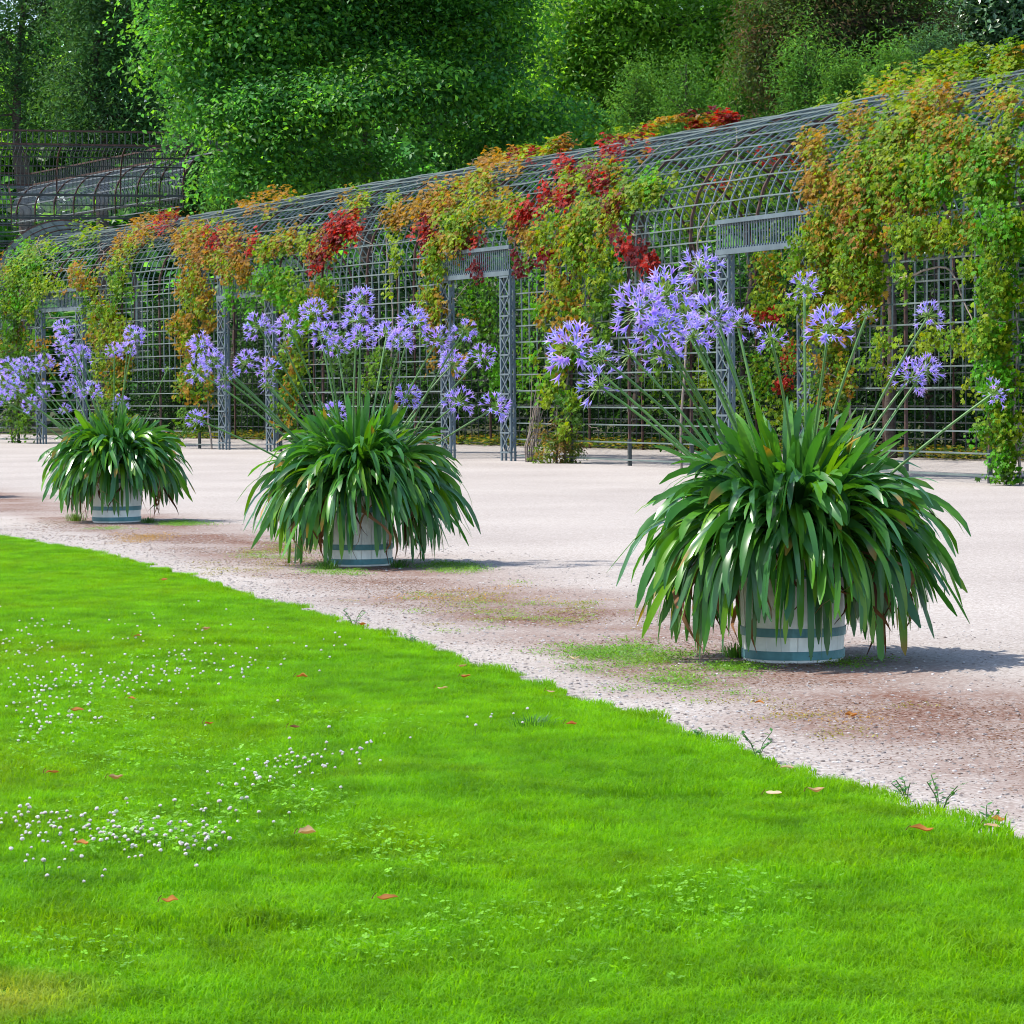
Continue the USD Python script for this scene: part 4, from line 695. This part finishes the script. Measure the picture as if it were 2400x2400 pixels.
creeper('bright green creeper column at the right picture edge', [(2380, 560, 50, 50, 560, 'gby'), (2370, 680, 40, 60, 560, 'gby'), (2365, 800, 36, 70, 560, 'bgy'), (2370, 900, 40, 70, 620, 'bby'), (2380, 1000, 34, 60, 460, 'bgy'), (2390, 1090, 20, 40, 220, 'bgd'), (2340, 620, 20, 30, 130, 'yg'), (2345, 780, 14, 40, 100, 'yg')], [[(2395, 1130), (2385, 900), (2380, 600)]], 8, size=0.05, thick=0.4, dens=1.8)
# inside growth on the rear wall, seen through the front bars
def rear_creeper(label, spots, seed):
    r = np.random.default_rng(seed); t = thing('rear_creeper', label, 'creeper'); bv, bf = creeper_leaf(r, 1.0); mb = MB()
    for x, y, rx, ry, n, pal in spots:
        for k in range(int(n * 1.5)):
            d = ray(x + r.normal(0, rx * .6), y + r.normal(0, ry * .6)); o = np.array([-CX, -CY]); A = d[:2] @ d[:2]; B = d[:2] @ o; Cc = o @ o - (RF + DEP - 0.06 - r.random() * 0.3) ** 2
            s_ = (-B + math.sqrt(B * B - A * Cc)) / A; p = np.array([0, 0, CAMZ]) + d * s_
            if p[2] < 0.05: continue
            nn = unit(np.array([*(np.array([CX, CY]) - p[:2]), 0]) ) + r.normal(0, 0.5, 3) + [0, 0, 0.3]; nn = unit(nn); ey = unit(np.array([0, 0, 1.0]) - nn * nn[2] + r.normal(0, .35, 3)); ex = unit(np.cross(ey, nn)); ey = np.cross(nn, ex); sz = 0.07 * r.uniform(.6, 1.3)
            mb.add(p + (bv[:, 0:1] * ex + bv[:, 1:2] * ey + bv[:, 2:3] * nn) * sz, bf, np.array(VC[r.choice(list(pal))]) * r.uniform(.7, 1.3))
    obj('foliage', mb, M_vine, t, kind='stuff')
rear_creeper('ragged green and scarlet creeper on the rear wall seen through the fourth gateway', [(1800, 630, 30, 60, 260, 'ygo'), (1790, 720, 34, 40, 170, 'yg'), (1800, 735, 30, 16, 130, 'rr'), (1830, 900, 20, 14, 70, 'rro'), (1780, 880, 30, 60, 220, 'ygb'), (1850, 830, 20, 40, 80, 'or'), (1840, 970, 34, 40, 160, 'yg'), (1740, 960, 20, 60, 80, 'gd')], 31)
rear_creeper('pale leaved creeper on the rear wall seen through the third gateway', [(1120, 700, 44, 60, 360, 'bgd'), (1130, 800, 44, 60, 300, 'dgb'), (1160, 880, 24, 60, 160, 'bb'), (1100, 760, 30, 30, 60, 'od'), (1230, 860, 24, 90, 200, 'gb'), (1240, 720, 24, 60, 120, 'bg')], 32)
rear_creeper('yellow green creeper on the rear wall between third and fourth gateways', [(1640, 480, 60, 60, 320, 'yg'), (1720, 440, 60, 40, 240, 'yg'), (1800, 420, 60, 40, 200, 'ygd'), (1690, 430, 40, 20, 70, 'r'), (1840, 370, 60, 24, 180, 'rrm'), (1600, 760, 60, 80, 260, 'gdy'), (1650, 900, 40, 60, 160, 'yg'), (1540, 900, 40, 60, 140, 'dg')], 33)

# bare old stems bundled in a wire collar, and a low shrub, right of the third gateway
t = thing('stem_bundle', 'bundle of bare old creeper stems standing right of the third gateway', 'stems', gnd(1243, 1083)); r = np.random.default_rng(3)
for k in range(16):
    a = r.uniform(0, 6.28); b = np.array([math.cos(a), math.sin(a), 0]) * 0.11 * r.random() ** .5; top = np.array([0.14 + r.normal(0, .05), 0.05 + r.normal(0, .05), r.uniform(0.7, 1.5)]); pts = [b, b * 1.5 + [0.02, 0, .25], (b + top) / 2 + r.normal(0, .03, 3), top]
    mb = MB(); tube(mb, pts, [0.012, .011, .009, .004], 5); obj('stem', mb, M_twig, t, smooth=True)
mb = MB()
for z in (0.12, 0.24): a = np.linspace(0, 6.28, 25); tube(mb, np.stack([0.16 * np.cos(a), 0.16 * np.sin(a), np.full(25, z)], -1), 0.004, 4)
obj('wire_collar', mb, M_dark, t)

# ------------------------------------------------------------------ leafy things: shrubs, trees
def leaf_cloud(r, lobes, n, size, pals, droop=0.3, clump=34, csize=0.5, shell=0.45, aspect=0.5, flat=0.5):
    'diamond leaves, folded along the midrib, in clumps spread over the lobes (centre, radii)'
    mb = MB(); vol = np.array([rd[0] * rd[2] for _, rd in lobes]); vol = vol / vol.sum()
    for (c, rd), w in zip(lobes, vol):
        m = int(n * w); nc = max(4, m // clump); d = unit(r.normal(0, 1, (nc, 3))); rad = shell + (1 - shell) * r.random(nc) ** 0.6; rad *= 1 + 0.22 * r.normal(0, 1, nc)
        cc = np.asarray(c) + d * rad[:, None] * np.asarray(rd); which = r.integers(0, nc, m); tone = r.uniform(0.6, 1.45, nc)[which]
        off = r.normal(0, csize * 0.5, (m, 3)) * [1, 1, flat]; off[:, 2] -= droop * (off[:, 0] ** 2 + off[:, 1] ** 2) / csize
        p = cc[which] + off
        nn = unit(np.array([0, 0, 0.75]) + d[which] * 0.55 + r.normal(0, 0.5, (m, 3))); ey = unit(np.cross(nn, r.normal(0, 1, (m, 3)))); ey[:, 2] -= 0.35; ey = unit(ey); ex = unit(np.cross(ey, nn)); nn = np.cross(ex, ey)
        s = size * r.uniform(0.6, 1.35, m)[:, None]; W_ = s * aspect * 0.5
        v = np.stack([p, p + ey * s * 0.5 + ex * W_ + nn * s * 0.12, p + ey * s, p + ey * s * 0.5 - ex * W_ + nn * s * 0.12], 1)
        f = (np.arange(m) * 4)[:, None, None] + np.array([[0, 1, 2], [0, 2, 3]])
        col = np.array(pals)[r.integers(0, len(pals), nc)][which] * tone[:, None] * r.uniform(0.8, 1.2, (m, 1))
        mb.add(v.reshape(-1, 3), f.reshape(-1, 3), np.repeat(col, 4, 0))
    return mb
def plobes(spec, Y, depth=0.8):
    'lobes given as seen from the path: centre and half sizes in picture pixels at distance Y'
    out = []
    for q in spec:
        x, y, rx, ry = q[:4]; dy = q[4] if len(q) > 4 else 0.0; c = at(x, y, Y + dy); k = (Y + dy) / F; out.append((c, (rx * k, max(rx, ry) * k * depth, ry * k)))
    return out
def limb(mb, p, q, r0, r1, r, n=7, wob=0.12):
    u = np.linspace(0, 1, n)[:, None]; L = np.linalg.norm(np.asarray(q) - p); pts = np.asarray(p) * (1 - u) + np.asarray(q) * u + r.normal(0, wob * L / 8, (n, 3)) * np.sin(np.pi * u); tube(mb, pts, np.linspace(r0, r1, n), 7); return pts
def tree(name, label, base, lobes, n, size, pals, seed, trunk_r=0.25, mat=None, cat='tree', group=None, **kw):
    r = np.random.default_rng(seed); base = np.asarray(base, float); t = thing(name, label, cat, group=group)
    top = max((c[2] + 0.5 * rd[2] for c, rd in lobes)); cx = np.mean([c for c, _ in lobes], axis=0)
    mb = MB(); tp = np.array([base[0] * .6 + cx[0] * .4, base[1] * .6 + cx[1] * .4, top]); tr = limb(mb, base, tp, trunk_r, trunk_r * .2, r, 10); obj('trunk', mb, M_bark, t, smooth=True)
    for c, rd in lobes:
        k = int(np.clip(np.searchsorted(tr[:, 2], max(c[2] - 0.9 * rd[2], base[2] + 0.3 * (top - base[2]))), 1, 8)); mb = MB(); limb(mb, tr[k], c + np.array([0, 0, 0.2 * rd[2]]), trunk_r * .38, trunk_r * .08, r)
        for _ in range(3): limb(mb, (tr[k] + c) / 2, c + unit(r.normal(0, 1, 3)) * np.asarray(rd) * .8, trunk_r * .16, trunk_r * .04, r)
        obj('limb', mb, M_bark, t, smooth=True)
    obj('crown', leaf_cloud(r, lobes, n, size, pals, **kw), mat or M_tree, t, kind='stuff'); return t
G1 = [(0.075, 0.255, 0.045), (0.105, 0.315, 0.045), (0.165, 0.39, 0.03), (0.068, 0.225, 0.06)]
G2 = [(0.196, 0.414, 0.034), (0.161, 0.356, 0.034), (0.253, 0.46, 0.034), (0.127, 0.299, 0.034)]
GD = [(0.053, 0.165, 0.045), (0.075, 0.21, 0.053), (0.06, 0.15, 0.06), (0.105, 0.255, 0.053)]
GO = [(0.087, 0.138, 0.032), (0.102, 0.16, 0.036), (0.072, 0.131, 0.036), (0.16, 0.109, 0.051)]
GB = [(0.08, 0.20, 0.085), (0.11, 0.25, 0.10), (0.07, 0.17, 0.06)]
GT = [(0.108, 0.297, 0.041), (0.088, 0.243, 0.041), (0.149, 0.338, 0.041)]
tree('maple_tree', 'broad maple with layered crown and dark trunk above the arbour in the middle', (*at(890, 900, 77)[:2], 0), plobes([(460, 80, 110, 110), (620, 60, 150, 130), (800, 40, 150, 130, 1), (980, 50, 150, 120, 1), (1150, 40, 110, 90, 0), (490, 230, 80, 80), (620, 250, 120, 90, -1), (780, 230, 130, 90, -1.5), (950, 190, 130, 80, -1), (1130, 180, 120, 80), (1250, 270, 110, 50), (1120, 320, 120, 45, 1), (560, 370, 70, 50, -1), (670, 390, 100, 50, -.5), (540, 420, 55, 34, -1), (820, 380, 90, 50, 1), (700, -130, 250, 120), (1000, -130, 250, 120), (850, -330, 260, 140), (480, -90, 140, 110)], 74), 120000, 0.135, G1, 51, 0.24, csize=1.05, aspect=0.62, clump=90, flat=0.32)
tree('lime_tree', 'bright yellow green leafy tree rising right of the maple', (*at(1500, 900, 84)[:2], 0), plobes([(1350, 50, 110, 90), (1480, 30, 130, 100), (1620, 60, 120, 100), (1430, 160, 110, 80), (1570, 180, 120, 80), (1370, 250, 90, 60), (1490, 270, 110, 50), (1700, 140, 80, 80), (1660, 240, 90, 60), (1320, 150, 70, 70), (1500, -130, 220, 110), (1500, -310, 190, 120), (1270, 40, 90, 90, 4), (1290, 200, 90, 90, 5), (1180, 330, 120, 60, 8), (1740, 60, 80, 80)], 84), 60000, 0.16, G2, 52, 0.28, csize=0.6)
tree('yew_tree', 'dark olive conifer with brownish sprays at the upper right', (*at(1980, 900, 56)[:2], 0), plobes([(1830, 40, 100, 110), (1960, 30, 120, 110), (2090, 40, 100, 110), (1880, 150, 110, 90), (2020, 160, 120, 80), (2150, 150, 70, 80), (2180, 60, 50, 90), (1780, 130, 60, 90), (1960, -130, 200, 120), (1960, -330, 150, 140)], 56), 52000, 0.10, GO, 53, 0.3, mat=M_conifer, csize=0.45, aspect=0.35, droop=0.6)
tree('silver_leaved_tree', 'tree with shiny bluish leaves in the top right corner', (*at(2330, 900, 58)[:2], 0), plobes([(2310, 50, 90, 80), (2390, 110, 70, 70), (2260, 110, 60, 50), (2370, -20, 90, 80), (2420, 40, 80, 90), (2350, -160, 120, 100), (2300, 150, 50, 30)], 58), 17000, 0.16, GB, 54, 0.22, mat=M_shiny, csize=0.6)
for k, (x, y, rx, ry, Y, lab) in enumerate(((1495, 240, 70, 80, 60, 'slim dark green cypress shrub left of the others behind the arbour roof'), (1610, 225, 75, 110, 59, 'tall green cypress shrub just right of the scarlet creeper on the ridge'), (1745, 225, 70, 80, 57, 'dull green cypress shrub behind the bare middle of the roof'), (1890, 170, 80, 110, 53, 'tallest feathery cypress shrub under the dark olive conifer'), (1985, 205, 60, 70, 52, 'small feathery cypress shrub right of the tallest one'), (2090, 190, 60, 70, 50, 'feathery cypress shrub nearest the big roof creeper'), (2180, 150, 70, 70, 52, 'blue green cypress shrub below the shiny leaved tree'), (445, 285, 50, 60, 88, 'spiky pale juniper above the right end of the pavilion cornice'), (540, 440, 60, 40, 78, 'low juniper at the left foot of the maple crown'))):
    tree('cypress_shrub', lab, (*at(x, 900, Y)[:2], 0), plobes([(x, y - ry * .35, rx * .55, ry * .65), (x - rx * .35, y + ry * .3, rx * .6, ry * .6), (x + rx * .4, y + ry * .35, rx * .55, ry * .55), (x, y + ry * 1.3, rx, ry * .8), (x, y + ry * 2.7, rx, ry * .9)], Y), 9000, 0.085, GT if k != 6 else GB, 60 + k, 0.1, mat=M_conifer, cat='conifer shrub', csize=0.3, aspect=0.3, droop=-0.7, flat=1.2)
for k, (lab, spec, Y, pal, n) in enumerate((('tall dark drooping conifer filling the upper left corner', [(60, 120, 90, 110), (40, 260, 80, 60), (130, 40, 90, 80), (60, -80, 160, 120), (-60, 80, 120, 160)], 98, GD, 16000), ('dark conifer between the corner conifer and the maple', [(230, 60, 110, 110), (200, 200, 110, 90), (310, 160, 80, 120), (330, 40, 80, 90), (260, 290, 120, 50), (250, -90, 160, 110), (380, 270, 70, 60), (330, 330, 90, 40)], 94, GD, 26000), ('black green yew right of the pavilion wall, beneath the maple', [(470, 420, 60, 60), (500, 360, 60, 50), (440, 340, 50, 60), (520, 480, 70, 40), (430, 470, 50, 50)], 84, GD, 9000))):
    tree('dark_conifer', lab, (*at(spec[0][0], 900, Y)[:2], 0), plobes(spec, Y), n, 0.16, pal, 80 + k, 0.3, mat=M_conifer, csize=0.7, aspect=0.4, droop=0.8)
tree('lime_tree', 'sunlit yellow green tree glimpsed at the left edge above the pavilion', (*at(60, 900, 112)[:2], 0), plobes([(60, 280, 70, 50), (20, 220, 60, 60), (120, 250, 60, 50), (70, 170, 80, 50)], 112), 8000, 0.2, G2, 91, 0.25, csize=0.8)
# the wood behind everything, one mass
r = np.random.default_rng(77); lob = []
for k in range(64):
    x = -350 + 3150 * (k % 32) / 31 + r.normal(0, 30); Y = r.uniform(116, 132); y = (80 if k < 32 else 330) + r.normal(0, 50) + (110 if x < 120 and k < 32 else 0); lob += plobes([(x, y, r.uniform(90, 150), r.uniform(110, 170))], Y)
for k in range(26): lob += plobes([(-350 + 3150 * k / 25, 600 + r.normal(0, 40), 140, 220)], r.uniform(112, 122))
for k in range(34): lob += plobes([(-400 + 3200 * k / 33, 800 + r.normal(0, 25), 130, 130)], r.uniform(102, 110))
tag(obj('woodland', leaf_cloud(r, lob, 170000, 0.55, GD + G1[:2] + G1[2:3], csize=1.3, aspect=0.6), M_tree, kind='stuff'), 'dark mixed wood closing the view behind the garden trees', 'wood')
# evergreen shrubs behind the rear wall
for k, (ang, h) in enumerate(zip(np.arange(19.6, 33.5, 0.72), (3.4, 2.8, 3.9, 3.2, 3.6, 2.9, 3.7, 3.3, 4.0, 3.1, 3.5, 3.9, 3.0, 3.6, 3.3, 3.8, 3.1, 3.6, 3.2, 3.5))):
    r = np.random.default_rng(400 + k); c0 = pol(RF + DEP + 1.9 + r.uniform(0, .8), ang); lobes = [(c0 + np.array([r.normal(0, .5), r.normal(0, .5), h * u]), (1.6 * s, 1.4 * s, h * .27)) for u, s in ((.22, 1.0), (.48, 1.1), (.72, .95), (.92, .6))]
    tree('evergreen_shrub', 'dark broadleaf evergreen shrub close behind the rear trellis wall', c0, lobes, 8000, 0.13, [(0.014, 0.045, 0.012), (0.02, 0.06, 0.014), (0.035, 0.10, 0.025)], 420 + k, 0.08, cat='shrub', group='evergreen shrubs behind the arbour', csize=0.4, aspect=0.5)
# ivy and fallen yellow leaves behind and inside the rear wall
def ivy(seed, n):
    r = np.random.default_rng(seed); mb = MB()
    for k in range(n):
        c = np.array([*r.uniform(-.35, .35, 2), r.uniform(0.02, 0.16)]); a = r.uniform(0, 6.28); d = np.array([math.cos(a), math.sin(a), r.normal(0, .3)]); s = np.cross(d, [0, 0, 1]) * .5; L = r.uniform(.05, .09)
        mb.add([c, c + (d * .5 + s) * L, c + d * L, c + (d * .5 - s) * L], [[0, 1, 2], [0, 2, 3]], np.array([(0.06, 0.14, 0.02), (0.16, 0.19, 0.02), (0.36, 0.27, 0.04), (0.08, 0.17, 0.02)][int(r.integers(0, 4))]) * r.uniform(.7, 1.3))
    return mb
ip = [ivy(k, 60) for k in range(3)]; n = 900; q = pol(RF + DEP + rng.uniform(-.15, 2.4, n), rng.uniform(19.4, 32, n))
instancer('/World/ivy', [(m_.arrays(), M_vine, m_.tint()) for m_ in ip], q, rng.integers(0, 3, n), rng.uniform(0, 6.28, n), rng.uniform(.7, 1.3, n), label='low ivy flecked with yellow leaves along the foot of the rear trellis wall', cat='ivy')
t = tree('low_shrub', 'small leafy shrub at the foot of the trellis right of the bare stem bundle', gnd(1305, 1086), [(gnd(1305, 1086) + [0, 0, .2], (.42, .35, .22)), (gnd(1310, 1086) + [0, 0, .5], (.3, .28, .2))], 1500, 0.07, [(0.1, 0.17, 0.03), (0.14, 0.19, 0.03), (0.2, 0.13, 0.04)], 480, 0.02, cat='shrub', csize=0.14)

# ------------------------------------------------------------------ the pavilion of trellis at far left, with flared cornice and a low railing on top
PC = at(434, 700, 82.0); PC[2] = 0.0; u1 = np.array([math.cos(math.radians(196)), math.sin(math.radians(196)), 0]); u2 = np.array([math.cos(math.radians(118)), math.sin(math.radians(118)), 0]); PS = 14.0
pav = thing('trellis_pavilion', 'tall square trellis pavilion with outward curving cornice and top railing at the far left', 'pavilion')
HWL, HFL, HTP = 6.6, 7.55, 7.95
def flare(z):
    u = np.clip((np.asarray(z) - HWL) / (HFL - HWL), 0, 1); return 0.95 * (1 - np.sqrt(np.clip(1 - u ** 2, 0, 1)))
walls = [(PC, u1, np.array([u1[1], -u1[0], 0]) * 1.0), (PC, u2, None), (PC + u2 * PS, u1, None), (PC + u1 * PS, u2, None)]
ctr = PC + (u1 + u2) * PS / 2
for wi, (o, u, _) in enumerate(walls):
    nr = np.array([u[1], -u[0], 0]); mid = o + u * PS / 2; nr = nr if nr @ (mid - ctr) > 0 else -nr
    zs = np.concatenate([[0.05, 2, 4, 6, HWL], np.linspace(HWL + .1, HFL, 8)])
    stuff = MB(); sp = 0.105 if wi < 2 else 0.13; m = int(PS / sp)
    for k in range(m + 1):
        s = k * sp; e = 1.0; pts = np.stack([o + u * s + nr * float(flare(z)) + [0, 0, z] for z in zs]); rib = k % 16 == 0
        if rib: mb = MB(); tube(mb, pts - nr * .03, 0.03, 4); obj('pavilion_rib', mb, M_rust, pav)
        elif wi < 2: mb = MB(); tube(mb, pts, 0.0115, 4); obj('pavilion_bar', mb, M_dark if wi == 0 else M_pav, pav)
        else: tube(stuff, pts, 0.0115, 4)
    if stuff.n: obj('pavilion_far_bars', stuff, M_pav, pav, kind='stuff')
    for z in list(np.arange(0.15, HWL, 0.27)) + list(HWL + np.array([.25, .5, .72, .88])) + [HFL]:
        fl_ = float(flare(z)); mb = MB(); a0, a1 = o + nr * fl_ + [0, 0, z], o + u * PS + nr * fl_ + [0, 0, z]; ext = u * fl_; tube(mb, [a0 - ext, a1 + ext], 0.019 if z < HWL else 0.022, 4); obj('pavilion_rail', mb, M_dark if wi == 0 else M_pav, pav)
    o2 = o + nr * .95 - u * .95; L2 = PS + 1.9
    for z, w in ((HFL + .05, .05), (HTP, .045)): mb = MB(); bar(mb, o2 + [0, 0, z], o2 + u * L2 + [0, 0, z], w, .05, nr); obj('top_rail', mb, M_rust, pav)
    mb = MB()
    for k in range(int(L2 / .16)): bar(mb, o2 + u * (k * .16 + .08) + [0, 0, HFL + .08], o2 + u * (k * .16 + .08) + [0, 0, HTP - .03], .022, .022, nr)
    obj('railing_bars', mb, M_dark, pav, kind='stuff')
    for z in (5.75, 6.35): mb = MB(); bar(mb, o + nr * .12 + [0, 0, z], o + u * PS + nr * .12 + [0, 0, z], .06, .1, nr); obj('cornice_band', mb, M_dark, pav)
    mb = MB()
    for k in range(int(PS / .185)): bar(mb, o + u * k * .185 + [0, 0, 5.68] + nr * .02, o + u * k * .185 + nr * .26 + [0, 0, 5.66], .03, .03)
    obj('cornice_brackets', mb, M_pav, pav, kind='stuff')

# the short passage that joins pavilion and arbour: round-arched tunnel seen end on
psg = thing('trellis_passage', 'low round arched trellis passage behind the left end of the arbour', 'trellis arbour'); q0 = at(150, 700, 77.5); q0[2] = 0; ax = unit(np.array([-0.10, 1.0, 0])); sx = np.array([ax[1], -ax[0], 0]); HR = 1.75
def arch(s, off=0.0):
    th = np.linspace(0, math.pi, 19); pts = [sx * (HR + off) + [0, 0, z] for z in (0.0, 1.8)] + [sx * (HR + off) * math.cos(x) + np.array([0, 0, 3.75 + (HR + off) * math.sin(x)]) for x in th] + [-sx * (HR + off) + [0, 0, z] for z in (1.8, 0.0)]
    return q0 + ax * s + np.array(pts)
for k in range(34):
    mb = MB(); tube(mb, arch(k * .27), 0.028 if k % 8 == 0 else 0.011, 4); obj('arch_rib' if k % 8 == 0 else 'arch_bar', mb, M_rust if k % 8 == 0 else M_iron, psg)
A0, A1 = arch(0, .01), arch(8.9, .01)
for k in range(len(A0)): mb = MB(); tube(mb, [A0[k], A1[k]], 0.012, 4); obj('passage_rail', mb, M_iron, psg)
for z in np.arange(.3, 3.6, .3):
    for s in (-1, 1): mb = MB(); tube(mb, [q0 + sx * s * HR + [0, 0, z], q0 + sx * s * HR + ax * 8.9 + [0, 0, z]], 0.012, 4); obj('passage_rail', mb, M_iron, psg)
